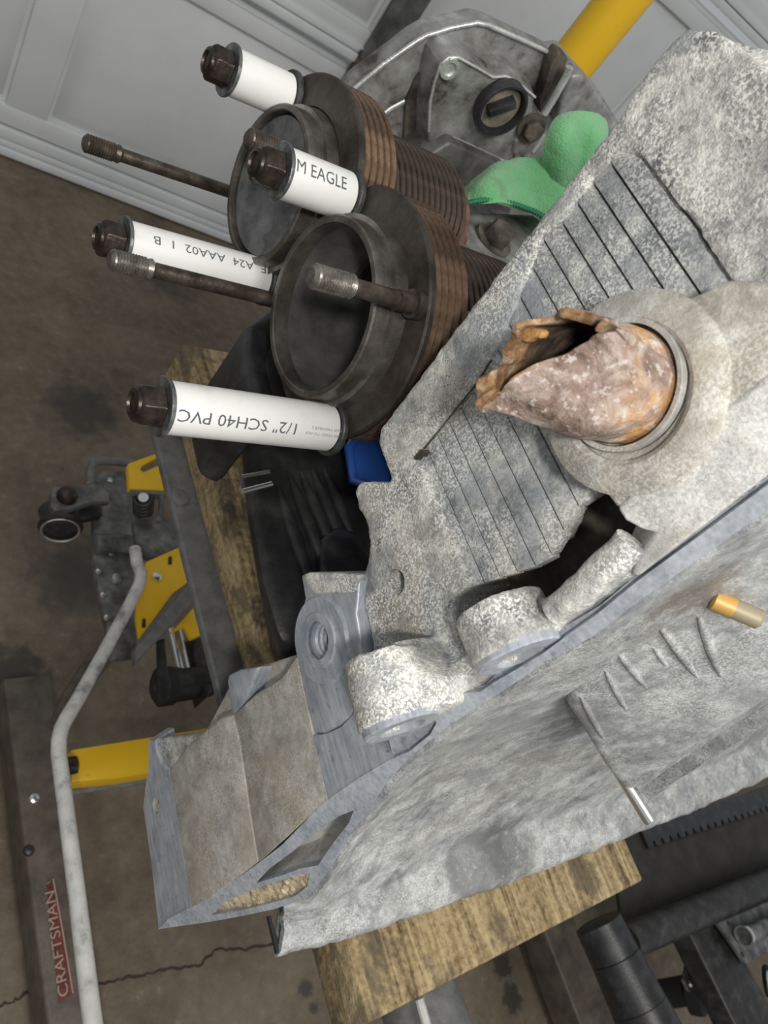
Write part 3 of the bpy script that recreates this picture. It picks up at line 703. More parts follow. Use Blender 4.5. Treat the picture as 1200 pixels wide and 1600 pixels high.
# bottom lip: rib, dark end edge
mb = MB(); P = onz(-0.3965, [(470, 1408), (482, 1405), (490, 1420), (497, 1452)]); mb.tube(P, 0.0022, 12); mb.obj('lip_rib', M['pan'], cast)
mb = MB(); P = onz(-0.398, [(419, 1431), (423, 1430), (438, 1487), (433, 1490)]); mb.prism(P, (0.002, 0, -0.006)); mb.obj('lip_edge', M['rubber'], cast)
mb = MB(); mb.prism(onx(0.2026, [(648, 713), (653, 708), (659, 702), (663, 703), (661, 709), (658, 713), (654, 711), (650, 717), (647, 718)]), (0.003, 0, 0)); mb.obj('casting_void', M['grime_and_shade'], cast)
mb = MB(); mb.tube(onx(0.2044, [(663, 701), (684, 676), (712, 640), (737, 609), (752, 588), (768, 562)]), 0.00035, 6); mb.obj('seam_line', M['grime_and_shade'], cast)
settle(cast)

# ------------------------------------------------------------------ the engine behind: crankcase, bell housing, studs
CY = [(0.2310, -0.1855), (0.3165, -0.1885)]           # cylinder axes (y, z); both point along x
XF = 0.213
eng = thing('engine', 'grimy aluminium engine case with bell housing standing behind the two iron cylinders', 'engine')
mb = MB(); mb.box((0.306, 0.165, -0.262), (0.58, 0.455, -0.205)); mb.obj('crankcase', M['dirty'], eng, bevel=0.008, seg=3)
mb = MB(); mb.box((0.36, 0.20, -0.33), (0.58, 0.45, -0.262)); mb.obj('lower_crankcase', M['grime_and_shade'], eng, bevel=0.006)
YB = 0.455
hs = [(520, 190), (552, 138), (650, 64), (668, 54), (745, 35), (762, 38), (866, 86), (884, 84), (908, 112), (938, 145), (975, 205), (1030, 300), (1000, 430), (900, 520), (760, 520), (600, 420), (530, 300)]
mb = MB(); mb.prism(ony(YB, hs), (0, 0.018, 0)); hb = mb.obj('bell_housing', M['dirty'], eng, bevel=0.002, seg=2)
def edge(pts, y, r, name='bright_edge', mt='edge', par=None):
    mb = MB(); mb.tube(ony(y, pts), r, 10); return mb.obj(name, M[mt], par or hb, ang=60)
edge([(553, 139), (600, 100), (650, 65), (668, 55), (705, 44), (745, 36), (762, 39), (810, 60), (866, 86)], YB - 0.001, 0.0016)
rp = [(668, 340), (666, 250), (668, 180), (676, 135), (686, 100), (700, 86), (716, 86), (745, 103), (770, 118), (790, 116), (806, 122), (838, 150), (836, 175), (818, 205), (805, 250), (790, 300), (740, 340)]
P = ony(YB - 0.02, rp)
ctr = sum(P, V()) / len(P)
mb = MB(); mb.loft([ctr.lerp(p, 0.965) for p in P], [ctr.lerp(p, 1.06) + V((0, 0.021, 0)) for p in P]); rpn = mb.obj('raised_panel', M['dirty'], hb, bevel=0.002, seg=3)
edge([(670, 205), (672, 160), (679, 128), (689, 100), (701, 90), (716, 90), (745, 106), (770, 121), (790, 119), (806, 126), (836, 152)], YB - 0.0205, 0.0010, par=rpn)
q = on(1, YB - 0.0205, 702, 107); mb = MB(); mb.lathe(q, (0, -1, 0), [(0, 0.007), (0.0015, 0.0068), (0.0015, 0.0045), (-0.004, 0.004)], 24); mb.obj('drilled_dimple', M['edge'], rpn)
for pts, r in (([(584, 188), (612, 168), (646, 150)], 0.0022), ([(704, 216), (735, 230), (790, 256)], 0.0026), ([(850, 178), (866, 152), (884, 120), (890, 105)], 0.0028), ([(880, 108), (905, 128), (925, 158)], 0.0016), ([(832, 236), (842, 222), (850, 208)], 0.0022), ([(806, 218), (812, 205), (820, 192)], 0.0026)):
    o = edge(pts, YB + 0.0008 if r < 0.0024 else YB - 0.0195, r, 'cast_rib', 'edge')
mb = MB(); mb.prism(ony(YB - 0.012, [(843, 160), (862, 100), (874, 82), (890, 92), (880, 112), (858, 160), (845, 180)]), (0, 0.013, 0)); mb.obj('oily_channel', M['grime_and_shade'], hb, bevel=0.002)
mb = MB(); mb.prism(ony(YB - 0.003, [(634, 160), (650, 124), (672, 96), (700, 80), (712, 82), (690, 100), (678, 135), (668, 190), (664, 340), (622, 340), (630, 240)]), (0, 0.004, 0)); mb.obj('dark_groove', M['grime_and_shade'], hb, bevel=0.001)  # dark brown band outlining the left of the raised panel
mb = MB(); mb.prism(ony(YB - 0.03, [(628, 330), (650, 255), (704, 222), (792, 262), (800, 330), (760, 420), (640, 420)]), (0, 0.03, 0)); mb.obj('lower_shelf', M['shelf'], hb, bevel=0.003, seg=3)
mb = MB(); mb.prism(ony(YB - 0.022, [(800, 238), (806, 212), (822, 196), (842, 192), (848, 206), (838, 230), (826, 250), (806, 256)]), (0, 0.022, 0)); lug = mb.obj('bolt_lug', M['dirty'], hb, bevel=0.003, seg=3)
def hexbolt(p, ax, r, h, mt, par, name='bolt'):
    p = V(p); ax = V(ax).normalized()
    mb = MB(); mb.lathe(p, ax, [(0, r * 1.45), (h * 0.25, r * 1.42)], 28)
    o = mb.obj(name, mt, par)
    mb = MB(); mb.lathe(p + ax * h * 0.25, ax, [(0, r), (h * 0.62, r), (h * 0.75, r * 0.86)], 6); mb.obj('bolt_head', mt, o, bevel=0.0004)
    return o
hexbolt(on(1, YB - 0.022, 829, 200), (-0.2, -1, 0.1), 0.0075, 0.008, M['grime_and_shade'], lug)
mb = MB(); mb.prism(ony(YB - 0.014, [(893, 118), (912, 116), (950, 170), (985, 225), (960, 240), (900, 215), (868, 195), (880, 150)]), (0, 0.014, 0)); mb.obj('side_panel', M['dirty'], hb, bevel=0.003, seg=3)
# round black filler cap with its raised grip bar
q = on(1, YB - 0.021, 779, 163)
mb = MB(); mb.lathe(q, (0, -1, 0), [(0, 0.0190), (0.007, 0.0190), (0.0085, 0.0180), (0.0085, 0.0165), (0.003, 0.0158), (0.0025, 0.0)], 48, (True, False))
cap = mb.obj('filler_cap', M['blackplastic'], hb); cap['label'] = 'round black filler cap with a grip bar'
g0, g1 = on(1, YB - 0.0235, 759, 170), on(1, YB - 0.0235, 801, 155)
d = (g1 - g0).normalized(); u = V((0, -1, 0)).cross(d)
mb = MB(); mb.loft([g0 + u * 0.0045, g1 + u * 0.0045, g1 - u * 0.0045, g0 - u * 0.0045], [x + V((0, -0.007, 0)) for x in (g0 + u * 0.0025, g1 + u * 0.0025, g1 - u * 0.0025, g0 - u * 0.0025)])
mb.obj('grip_bar', M['blackplastic'], cap, bevel=0.0008)
mb = MB(); mb.lathe(q + V((0, -0.0028, 0)), (0, -1, 0), [(0, 0.0150), (0.0006, 0.0148)], 32); mb.obj('dust_film', M['dust'], cap)
# deck between bell housing and cylinders
mb = MB(); mb.prism(onz(-0.165, [(700, 345), (735, 325), (830, 330), (860, 350), (800, 440), (750, 470), (712, 430)]), (0, 0, -0.04)); mb.obj('case_top', M['dirty'], eng, bevel=0.006, seg=3)
hexbolt(on(2, -0.165, 768, 378), (-0.1, -0.2, 1), 0.0085, 0.012, M['grime_and_shade'], eng)
# studs
def stud(tip, y, z, label, x1=0.262):
    mb = MB(); mb.cyl((tip + 0.017, y, z), (x1, y, z), 0.0036, 20)
    t = thing('threaded_stud', label, 'stud', 'bare cylinder studs')
    mb.obj('shank', M['stud'], t); st = t
    n = 11; pr = [(0, 0.0030), (0.0012, 0.0046)]
    for k in range(n):
        pr += [(0.002 + k * 0.00135, 0.0049), (0.002 + k * 0.00135 + 0.0007, 0.0042)]
    pr += [(0.0185, 0.0048), (0.0200, 0.0036)]
    mb = MB(); mb.lathe((tip, y, z), (1, 0, 0), pr, 24); mb.obj('thread', M['thread'] if y < 0.29 else M['stud'], st, ang=20)
    return st
def along(tip_px, y=None, z=None):
    r = ray(*tip_px); k = (y / r.y) if y else z / r.z
    return r * k
for tp, y, lb in (((130, 222), 0.378, 'bare dark stud farthest to the left, crossing the garage door'), ((170, 405), 0.268, 'bare stud running just under the sleeve printed AAA02'),
                  ((485, 430), 0.1985, 'short bare stud with a bright thread, crossing the open bore'), ((385, 215), 0.305, 'short brown stud end just behind the nut of the shortest sleeve')):
    q = along(tp, y=y); t = stud(q.x, q.y, q.z, lb)
    if y < 0.2:
        mb = MB(); mb.lathe(V((0.2125, y, q.z)), (-1, 0, 0), [(0, 0.0062), (0.004, 0.006), (0.004, 0.0042), (0.012, 0.0042)], 28); mb.obj('collar', M['stud'], t)
    settle(t)
settle(eng)

# ------------------------------------------------------------------ two finned iron cylinders
def clipr(w, sg, n=14.0):
    """radius of a circle r flattened at distance w on the side sg (+1 or -1) along y"""
    def f(r, th):
        c = math.cos(th) * sg
        a = r; bq = w / max(c, 1e-3)
        return (a ** -n + bq ** -n) ** (-1 / n)
    return f
RF = 0.0575
def make_cylinder(label, sg, ls):
    cr_f = clipr(0.0424, sg)
    t = thing('iron_cylinder', label, 'cylinder', 'finned iron cylinders')
    # local frame: axis +x through the origin, open end toward -x ; lathe's u axis is y
    mb = MB(); mb.lathe((XF, 0, 0), (1, 0, 0), [(0, 0.042), (0, RF - 0.001), (0.0008, RF), (0.0030, RF), (0.0036, RF - 0.001), (0.0036, 0.042)], 96, rf=lambda r, th: cr_f(r, th) if r > 0.045 else r, closed=True)
    mb.obj('flange', M['iron'], t, raw=True)
    mb = MB(); mb.lathe((0, 0, 0), (1, 0, 0), [(0.199, 0.0372), (0.1985, 0.0378), (0.1985, 0.0400), (0.1992, 0.0408), (0.2065, 0.0410), (0.2070, 0.0432), (0.2128, 0.0440), (0.222, 0.0440), (0.222, 0.0385), (0.205, 0.0370)], 96, closed=True)
    mb.obj('spigot_lip', M['lip'], t, raw=True).scale = (1, ls, ls)
    mb = MB(); mb.lathe((0, 0, 0), (1, 0, 0), [(0.199, 0.0372), (0.300, 0.0372), (0.300, 0.0400), (0.2005, 0.0390)], 96, closed=True)
    mb.obj('bore', M['bore'], t, raw=True).scale = (1, ls, ls)
    mb = MB(); mb.lathe((0, 0, 0), (1, 0, 0), [(0.2170, 0.0475), (0.2170, 0.0560), (0.2174, 0.0566), (0.2196, 0.0566), (0.2200, 0.0560), (0.2200, 0.0475)], 80, rf=lambda r, th: cr_f(r, th) if r > 0.05 else r, closed=True)
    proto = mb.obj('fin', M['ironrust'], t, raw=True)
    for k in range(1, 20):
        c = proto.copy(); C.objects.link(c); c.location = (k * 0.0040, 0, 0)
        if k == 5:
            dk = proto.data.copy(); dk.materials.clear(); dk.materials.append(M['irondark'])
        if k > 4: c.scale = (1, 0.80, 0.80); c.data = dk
    mb = MB(); mb.lathe((0, 0, 0), (1, 0, 0), [(0.216, 0.0385), (0.216, 0.0480), (0.236, 0.0480), (0.237, 0.0418), (0.302, 0.0418), (0.302, 0.0385)], 64, closed=True)
    mb.obj('barrel', M['ironrust'], t, raw=True)
    return t
c1 = make_cylinder('front finned iron cylinder with an empty bore, nearest the big casting', 1, 1.0)
c1.location = (0, CY[0][0], CY[0][1] + HC)
c2 = make_cylinder('rear finned iron cylinder whose bore is filled by a grey piston', -1, 0.94)
c2.location = (0.0, CY[1][0], CY[1][1] + HC)
def make_piston(i, x, label, bright):
    t = thing('piston', label, 'piston', 'pistons in the cylinders')
    mb = MB(); mb.lathe((x, 0, 0), (1, 0, 0), [(0.0, 0.0355), (0.0012, 0.0366), (0.045, 0.0366)] if not bright else [(0, 0.0352), (0.0015, 0.0366), (0.045, 0.0366)], 72, (False, True))
    mb.obj('piston_skirt', M['piston'], t, raw=True)
    mb = MB(); mb.lathe((x, 0, 0), (1, 0, 0), [(0.0, 0.0356), (0.0, 0.0250), (0.0022, 0.0215), (0.0025, 0.0)], 72, (False, False), rf=None)
    mb.obj('piston_crown', M['piston'] if bright else M['piston'], t, raw=True)
    if bright:
        for ch in t.children: ch.scale = (1, 0.94, 0.94)
    t.location = (0, CY[i][0], CY[i][1] + HC)
make_piston(1, 0.2015, 'grey dished piston flush with the rim of the rear cylinder', True)
make_piston(0, 0.262, 'dark piston deep down in the bore of the front cylinder', False)

# ------------------------------------------------------------------ plastic sleeves with nuts and washers
def text_on(par, txt, x0, x1, ang, up, R, mt, name='printed_text', h=None, squash=1.0):
    """print txt round a tube of radius R; x0 -> x1 is the reading direction, ang the middle angle (0 = toward -y, pi/2 = up)"""
    cu_ = bpy.data.curves.new('t', 'FONT'); cu_.body = txt; cu_.size = 1.0; cu_.resolution_u = 2; cu_.offset = 0.0
    to = bpy.data.objects.new('t', cu_); C.objects.link(to)
    dg = bpy.context.evaluated_depsgraph_get(); dg.update()
    me = bpy.data.meshes.new_from_object(to.evaluated_get(dg)); bpy.data.objects.remove(to)
    bm = bmesh.new(); bm.from_mesh(me); bpy.data.meshes.remove(me)
    xs = [v.co.x for v in bm.verts]; lo, hi = min(xs), max(xs)
    for k in range(1, 12):
        bmesh.ops.bisect_plane(bm, geom=bm.verts[:] + bm.edges[:] + bm.faces[:], plane_co=(0, -0.25 + k * 0.1, 0), plane_no=(0, 1, 0))
    bmesh.ops.triangulate(bm, faces=bm.faces[:])
    for v in bm.verts:
        s = (v.co.x - lo) / (hi - lo); x = x0 + (x1 - x0) * s
        a = ang + up * (v.co.y - 0.35) * h / R
        v.co = V((x, -math.cos(a) * R, math.sin(a) * R))
    mb = MB(); mb.bm.free(); mb.bm = bm
    return mb.obj(name, mt, par, raw=True)
SL = 0.0108
def sleeve(xa, xb, y, z, label, prints=(), R=SL):
    t = thing('pvc_sleeve', label, 'pipe sleeve', 'white plastic pipe sleeves on the studs')
    mb = MB(); mb.lathe((0, 0, 0), (1, 0, 0), [(0.0003, R - 0.0003), (0.0, R - 0.0028), (xb - xa, R - 0.0028), (xb - xa, R - 0.0005), (xb - xa - 0.0005, R), (0.0006, R)], 56, closed=True)
    mb.obj('tube', M['pvc'], t, raw=True)
    for p in prints: text_on(t, *p)
    t.location = (xa, y, z + HC); return t
def nutset(xa, y, z, where, proto=[None], rot=0.0):
    if proto[0] is None:
        t = thing('hex_nut', '', 'nut', 'nuts on the sleeves')
        mb = MB(); mb.lathe((0, 0, 0), (-1, 0, 0), [(0, 0.0092), (0.0008, 0.0090), (0.0012, 0.0087), (0.0085, 0.0087), (0.0098, 0.0074)], 6); mb.obj('nut_body', M['nut'], t, raw=True, bevel=0.0006)
        mb = MB(); mb.lathe((-0.0096, 0, 0), (-1, 0, 0), [(0, 0.0066), (0.0012, 0.0060), (0.0017, 0.0044), (0.0006, 0.0040)], 28); mb.obj('nut_crown', M['nut'], t, raw=True)
        mb = MB(); mb.lathe((0.0001, 0, 0), (1, 0, 0), [(0, 0.0052), (0, 0.0119), (0.0004, 0.0122), (0.0013, 0.0122), (0.0017, 0.0119), (0.0017, 0.0052)], 44, closed=True); mb.obj('washer', M['washer'], t, raw=True)
        proto[0] = t
    else:
        t = proto[0].copy(); C.objects.link(t)
        for ch in proto[0].children:
            d = ch.copy(); C.objects.link(d); d.parent = t
    t['label'] = 'brown hex nut with a washer ' + where
    t.location = (xa - 0.0019, y, z + HC); t.rotation_euler = (rot, 0, 0)
def endwasher(xb, y, z, where, proto=[None]):
    if proto[0] is None:
        mb = MB(); mb.lathe((0, 0, 0), (1, 0, 0), [(0, 0.0052), (0, 0.0126), (0.0005, 0.0130), (0.0022, 0.0130), (0.0027, 0.0126), (0.0027, 0.0052)], 48, closed=True)
        o = mb.obj('flat_washer', M['dkwasher'], None, raw=True); proto[0] = o
    else:
        o = proto[0].copy(); C.objects.link(o)
    tag(o, 'thick dark flat washer ' + where, 'washer', 'dark washers on the cylinder flanges'); o.location = (xb + 0.0002, y, z + HC)
UP = math.pi / 2
XB = 0.2098
def px_at(px, y): return along(px, y=y)
# y/z of each sleeve from its far end, near end from the photograph's tip
def fit(near, far, xb):
    f = on(0, xb, *far); r = ray(*near); k = 0.5 * (f.y / r.y + f.z / r.z)
    return r.x * k, f.y, f.z
s1 = fit((259, 614), (511, 668), XB); s2 = fit((195, 363), (409, 437), XB); s3 = fit((438, 271), (538, 306), XB); s4 = fit((360, 114), (446, 150), XB)
T1 = math.radians(35)
sleeve(s1[0], XB, s1[1], s1[2], 'longest white plastic sleeve printed PVC, lowest and nearest the wooden board',
       [('1/2" SCH40 PVC', s1[0] * 0 + 0.0560, 0.0015, 0.62, -1, SL + 0.00012, M['ink'], 'printed_text', 0.0072),
        ('NSF MEMBERS', 0.0800, 0.0640, 0.78, -1, SL + 0.00012, M['inkpale'], 'small_print', 0.0018),
        ('CERTIFIED TO NSF', 0.0805, 0.0610, 0.54, -1, SL + 0.00012, M['inkpale'], 'small_print', 0.0018)])
sleeve(s2[0], XB, s2[1], s2[2], 'white plastic sleeve printed A24 AAA02 1 B, beside a bare long stud', [('ME  A24  AAA02  1  B', 0.0750, 0.0095, 1.15, -1, SL + 0.00012, M['ink'], 'printed_text', 0.0058)])
sleeve(s3[0], XB, s3[1], s3[2], 'shortest white plastic sleeve with large print, between the two cylinders', [('JM EAGLE', -0.0012, 0.0275, 1.0, 1, SL + 0.00012, M['ink'], 'printed_text', 0.0078)])
sleeve(s4[0], XB, s4[1], s4[2], 'blank white plastic sleeve at the top, in front of the garage door')
for sx, wh, rt in ((s1, 'on the lowest, longest sleeve', 0.25), (s2, 'on the sleeve printed AAA02', 0.1), (s3, 'on the shortest sleeve, between the two cylinders', 0.45), (s4, 'on the topmost, blank sleeve', 0.3)):
    nutset(sx[0], sx[1], sx[2], wh, rot=rt)
for sx, wh in ((s1, 'at the foot of the longest sleeve'), (s2, 'at the foot of the sleeve printed AAA02'), (s3, 'at the foot of the shortest sleeve between the cylinders'), (s4, 'at the foot of the topmost blank sleeve')):
    endwasher(XB, sx[1], sx[2], wh)

# ------------------------------------------------------------------ green rag folded over the case
def rag_sheet():
    t = thing('cleaning_rag', 'folded green microfibre rag lying on the engine behind the big casting', 'rag')
    # rows run from the stitched front hem up over the fold and down behind; pixels with a distance y
    hem = [(719, 322), (735, 318), (765, 315), (800, 322), (830, 333), (858, 348), (890, 362)]
    low = [(721, 314), (738, 306), (768, 300), (803, 306), (832, 318), (862, 332), (900, 345)]
    mid = [(724, 305), (742, 284), (776, 265), (812, 262), (848, 272), (884, 290), (930, 300)]
    top = [(730, 293), (754, 265), (788, 248), (822, 238), (856, 230), (895, 246), (945, 270)]
    bak = [(744, 284), (770, 258), (800, 246), (830, 236), (862, 228), (900, 244), (950, 266)]
    ys = (0.318, 0.322, 0.335, 0.352, 0.385)
    dz = (0.0, 0.0, 0.0, 0.0, -0.03)
    G = []
    for r, (row, y) in enumerate(zip((hem, low, mid, top, bak), ys)):
        G.append([on(1, y + 0.006 * math.sin(k * 1.9 + r), *p) + V((0, 0, dz[r])) for k, p in enumerate(row)])
    def ragm(o):
        a = o.modifiers.new('s', 'SUBSURF'); a.levels = 3; a.render_levels = 3
        tx = bpy.data.textures.new('rag', 'CLOUDS'); tx.noise_scale = 0.014
        d = o.modifiers.new('d', 'DISPLACE'); d.texture = tx; d.strength = 0.004; d.texture_coords = 'LOCAL'
        b = o.modifiers.new('t', 'SOLIDIFY'); b.thickness = 0.003; b.offset = 0
    mb = MB(); mb.grid(G); mb.obj('cloth', M['rag'], t, ang=80, mods=(ragm,))
    # the flap standing up behind
    F_ = [[(835, 335, .345), (838, 300, .342), (846, 262, .340), (853, 228, .342), (859, 198, .346), (874, 181, .352)],
          [(865, 350, .338), (868, 310, .330), (878, 262, .326), (884, 226, .330), (890, 196, .336), (898, 177, .350)],
          [(890, 360, .340), (893, 318, .334), (902, 268, .330), (906, 232, .340), (911, 204, .344), (918, 177, .350)],
          [(915, 340, .336), (915, 300, .330), (920, 262, .328), (928, 232, .330), (934, 204, .336), (936, 181, .352)],
          [(930, 330, .350), (930, 300, .348), (944, 262, .345), (948, 236, .345), (950, 210, .348), (946, 192, .356)]]
    mb = MB(); mb.grid([[on(1, y, a, c) for a, c, y in r] for r in F_]); mb.obj('upright_fold', M['rag'], t, ang=80, mods=(ragm,))
    H = [on(1, 0.3165, *p) for p in hem]
    mb = MB(); pth = []
    for k in range(len(H) - 1):
        for q in range(14):
            p = H[k].lerp(H[k + 1], q / 14); pth.append(p + V((0, -0.0005, 0.0012 + 0.0016 * ((k * 14 + q) % 2))))
    mb.tube(pth, 0.0011, 6); mb.obj('hem_stitching', M['stitch'], t, ang=80)
    settle(t)
rag_sheet()

# ------------------------------------------------------------------ black sheet-metal tin under the cylinders, blue part
tin = thing('engine_tin', 'large black ribbed engine shroud lying on the board below the cylinders', 'shroud')
ol = [(364, 590), (378, 560), (388, 500), (410, 480), (460, 560), (540, 640), (600, 690), (620, 760), (600, 860), (560, 960), (520, 1010), (470, 1030), (432, 1036), (398, 920), (378, 800), (368, 680)]
top_ = onz(-0.318, ol); bot_ = [p + V((0.065, 0.0, -0.098)) for p in top_]
mb = MB(); mb.loft([sum(top_, V()) / len(top_) * 0.06 + p * 0.94 for p in top_], bot_)
tb = mb.obj('tin_body', M['tin'], tin, bevel=0.012, seg=4)
for a_, b_ in (((452, 742), (512, 900)), ((470, 738), (526, 880)), ((488, 735), (540, 868)), ((506, 733), (554, 850)), ((434, 760), (490, 930))):
    p, q = on(2, -0.3175, *a_), on(2, -0.3175, *b_)
    mb = MB(); mb.tube([p.lerp(q, k / 8) for k in range(9)], [0.0045 * (0.25 + 0.75 * math.sin(math.pi * min(1, max(0.0, k / 8)))) for k in range(9)], 14, flat=1.0); mb.obj('pressed_rib', M['tin'], tb)
mb = MB(); P = onz(-0.312, [(500, 838), (530, 815), (565, 830), (590, 880), (585, 940), (540, 960), (505, 900)]); mb.prism(P, (0, 0, -0.05)); mb.obj('round_outlet', M['blackplastic'], tin, bevel=0.006, seg=3)
mb = MB(); P = onz(-0.312, [(376, 766), (377, 745), (420, 737)]); mb.tube(P, 0.0013, 10); cl = mb.obj('wire_clip', M['chrome'], tin); cl['label'] = 'bright bent wire clip'
mb = MB(); P = onz(-0.312, [(378, 768), (424, 756)]); mb.tube(P, 0.0016, 10); mb.obj('wire_clip', M['chrome'], tin)
mb = MB(); P = onz(-0.255, [(384, 560), (388, 505), (430, 470), (445, 500), (420, 560), (440, 640), (400, 620)]); mb.prism(P, (0, 0, -0.075)); mb.obj('side_cover', M['blackplastic'], tin, bevel=0.006, seg=3)
settle(tin)
t = thing('blue_tub', 'glimpse of a blue plastic tub between cylinder and casting', 'tub')
mb = MB(); P = onz(-0.285, [(545, 700), (560, 676), (600, 668), (622, 715), (612, 766), (590, 764), (552, 750)])
mb.loft(P, [p + V((0.04, 0, -0.03)) for p in P]); mb.obj('tub_wall', M['blue'], t, bevel=0.004, seg=3)
mb = MB(); mb.tube(P + [P[0]], 0.003, 10); mb.obj('tub_rim', M['blue'], t, ang=70)
settle(t)

# ------------------------------------------------------------------ boards
def board(name, label, lo, hi):
    mb = MB(); mb.box(lo, hi)
    bm = mb.bm
    o = mb.obj(name, M['wood'], None, bevel=0.0025, seg=2); return tag(o, label, 'board')
board('wooden_board', 'weathered board end under the casting, its sawn edge toward the camera', (0.272, -0.058, -0.452), (0.5475, 0.115, -0.4135))
board('wooden_board', 'oil-stained pine board lying along the grey lift rail under the black shroud', (0.281, 0.130, -0.4595), (0.37, 0.436, -0.419))

# ------------------------------------------------------------------ the lift: rail, linkage, foot
lift = thing('floor_lift', 'grey steel floor lift with yellow brackets, a bent pedal rod and a red name plate', 'lift')
mb = MB(); mb.box((0.2595, 0.035, -0.4685), (0.305, 0.41, -0.4605)); rl = mb.obj('top_rail', M['greysteel'], lift, bevel=0.002, seg=3)
mb = MB(); mb.box((0.49, 0.035, -0.4685), (0.535, 0.41, -0.4605)); mb.obj('top_rail', M['greysteel'], lift, bevel=0.002, seg=3)
p = on(0, 0.2595, 280, 777)
mb = MB(); mb.lathe(on(2, -0.4604, 281, 778), (0, 0, 1), [(0, 0.0075), (0.002, 0.0072), (0.003, 0.0045)], 24); mb.obj('rail_bolt', M['greysteel'], rl)
LZ = -0.70
def lp(name, pts, z, th, mt, par=lift, bevel=0.0015, label=None):
    mb = MB(); mb.prism(onz(z, pts), (0, 0, -th)); o = mb.obj(name, M[mt], par, bevel=bevel, seg=2)
    if label: o['label'] = label
    return o
pl = lp('linkage_plate', [(145, 745), (160, 735), (200, 735), (210, 772), (214, 860), (214, 1025), (176, 1030), (166, 975), (155, 926), (147, 874), (146, 821)], -0.735, 0.012, 'plate', bevel=0.003)
mb = MB(); mb.tube(onz(-0.715, [(141, 770), (141, 735), (146, 723), (158, 720), (207, 723)]), 0.0050, 12); mb.obj('wire_loop', M['greysteel'], pl)
for q in ((171, 751), (174, 864), (154, 893), (161, 930), (167, 965)):
    c_ = on(2, -0.734, *q); mb = MB(); mb.lathe(c_, (0, 0, 1), [(0, 0.0038), (0.002, 0.0030), (0.0028, 0.001)], 14); mb.obj('rivet', M['chrome'], pl)
mb = MB(); c_ = on(2, -0.734, 181, 905); mb.lathe(c_, (0, 0, 1), [(0, 0.006), (0.004, 0.005)], 18); mb.obj('rivet', M['chrome'], pl)
mb = MB(); P = onz(-0.728, [(148, 850), (180, 850), (206, 852)]); mb.tube(P, 0.011, 20); mb.obj('pivot_tube', M['plate'], pl)
arm = lp('roller_arm', [(79, 770), (84, 760), (115, 760), (145, 752), (172, 768), (172, 784), (146, 784), (125, 790), (106, 796), (86, 798), (79, 790)], -0.705, 0.010, 'plate', bevel=0.002)
c_ = on(2, -0.704, 104, 776); mb = MB(); mb.lathe(c_, (0, 0, 1), [(0, 0.0110), (0.004, 0.0105), (0.009, 0.008), (0.0105, 0.004)], 24); mb.obj('pivot_bolt', M['nut'], arm)
c_ = on(2, -0.74, 95, 812); ax = V((-0.2, -1, 0.1))
mb = MB(); mb.lathe(c_ - ax.normalized() * 0.014, ax, [(0, 0.016), (0.004, 0.0235), (0.010, 0.0215), (0.018, 0.0215), (0.024, 0.0235), (0.028, 0.016)], 32); ro = mb.obj('roller', M['blacksteel'], arm)
mb = MB(); c2_ = c_ + ax.normalized() * 0.0145; mb.lathe(c2_, ax, [(0, 0.0195), (0.001, 0.0205), (0.0018, 0.0195), (0.001, 0.018)], 32, closed=True); mb.obj('roller_rim', M['chrome'], ro)
lp('roller_link', [(82, 800), (110, 798), (146, 786), (160, 788), (160, 805), (130, 812), (95, 815)], -0.725, 0.010, 'blacksteel', arm)
yb = lp('yellow_bracket', [(200, 724), (247, 707), (251, 712), (222, 728), (220, 734), (225, 737), (253, 724), (261, 766), (203, 763)], -0.665, 0.010, 'yellow', bevel=0.0015, label='yellow forked bracket')
lp('bracket_foot', [(203, 764), (262, 768), (262, 773), (204, 769)], -0.667, 0.012, 'greysteel', yb)
# coil spring on a post
c_ = on(2, -0.705, 224, 800); tp_ = on(2, -0.668, 224, 777); axs = (tp_ - c_).normalized()
mb = MB(); mb.cyl(c_, tp_, 0.0055, 20); sp = mb.obj('spring_post', M['chrome'], lift)
u = axs.orthogonal().normalized(); v = axs.cross(u); L = (tp_ - c_).length
mb = MB(); mb.tube([c_ + axs * L * k / 90 + (u * math.cos(k * 0.34) + v * math.sin(k * 0.34)) * 0.0095 for k in range(91)], 0.0022, 8); mb.obj('coil_spring', M['blacksteel'], sp, ang=80)
mb = MB(); mb.tube(onz(-0.665, [(253, 776), (251, 800), (247, 816)]), 0.003, 10); mb.obj('cotter_strip', M['plate'], lift)
tp2 = lp('tan_gusset', [(208, 812), (240, 806), (275, 812), (278, 853), (252, 868), (234, 872), (214, 864)], -0.695, 0.008, 'plate')
lp('yellow_plate', [(228, 878), (250, 868), (279, 855), (293, 910), (271, 926), (218, 997), (213, 966), (214, 920)], -0.690, 0.006, 'yellow', bevel=0.001, label='yellow triangular linkage plate')
yp = lift.children[-1]
for c0, l_ in (((266, 875), 6), ((225, 973), 7)):
    lp('slot', [(c0[0] - 2, c0[1] - l_), (c0[0] + 3, c0[1] - l_), (c0[0] + 3, c0[1] + l_), (c0[0] - 3, c0[1] + l_)], -0.6885, 0.002, 'blacksteel', yp, 0.0005)
mb = MB(); mb.lathe(on(2, -0.690, 244, 903), (0, 0, 1), [(0, 0.0055), (0.004, 0.005), (0.005, 0.003)], 16); mb.obj('plate_bolt', M['chrome'], yp)
lp('dark_strut', [(292, 916), (304, 938), (214, 1034), (211, 1012)], -0.675, 0.014, 'greysteel')
lp('yellow_clevis', [(266, 989), (308, 942), (321, 989), (300, 998), (289, 978)], -0.690, 0.008, 'yellow', label='small yellow clevis plate')
a_, b_ = on(2, -0.72, 272, 984), on(2, -0.72, 287, 1048)
mb = MB(); mb.cyl(a_, b_, 0.0085, 24); mb.obj('ram_rod', M['chrome'], lift)
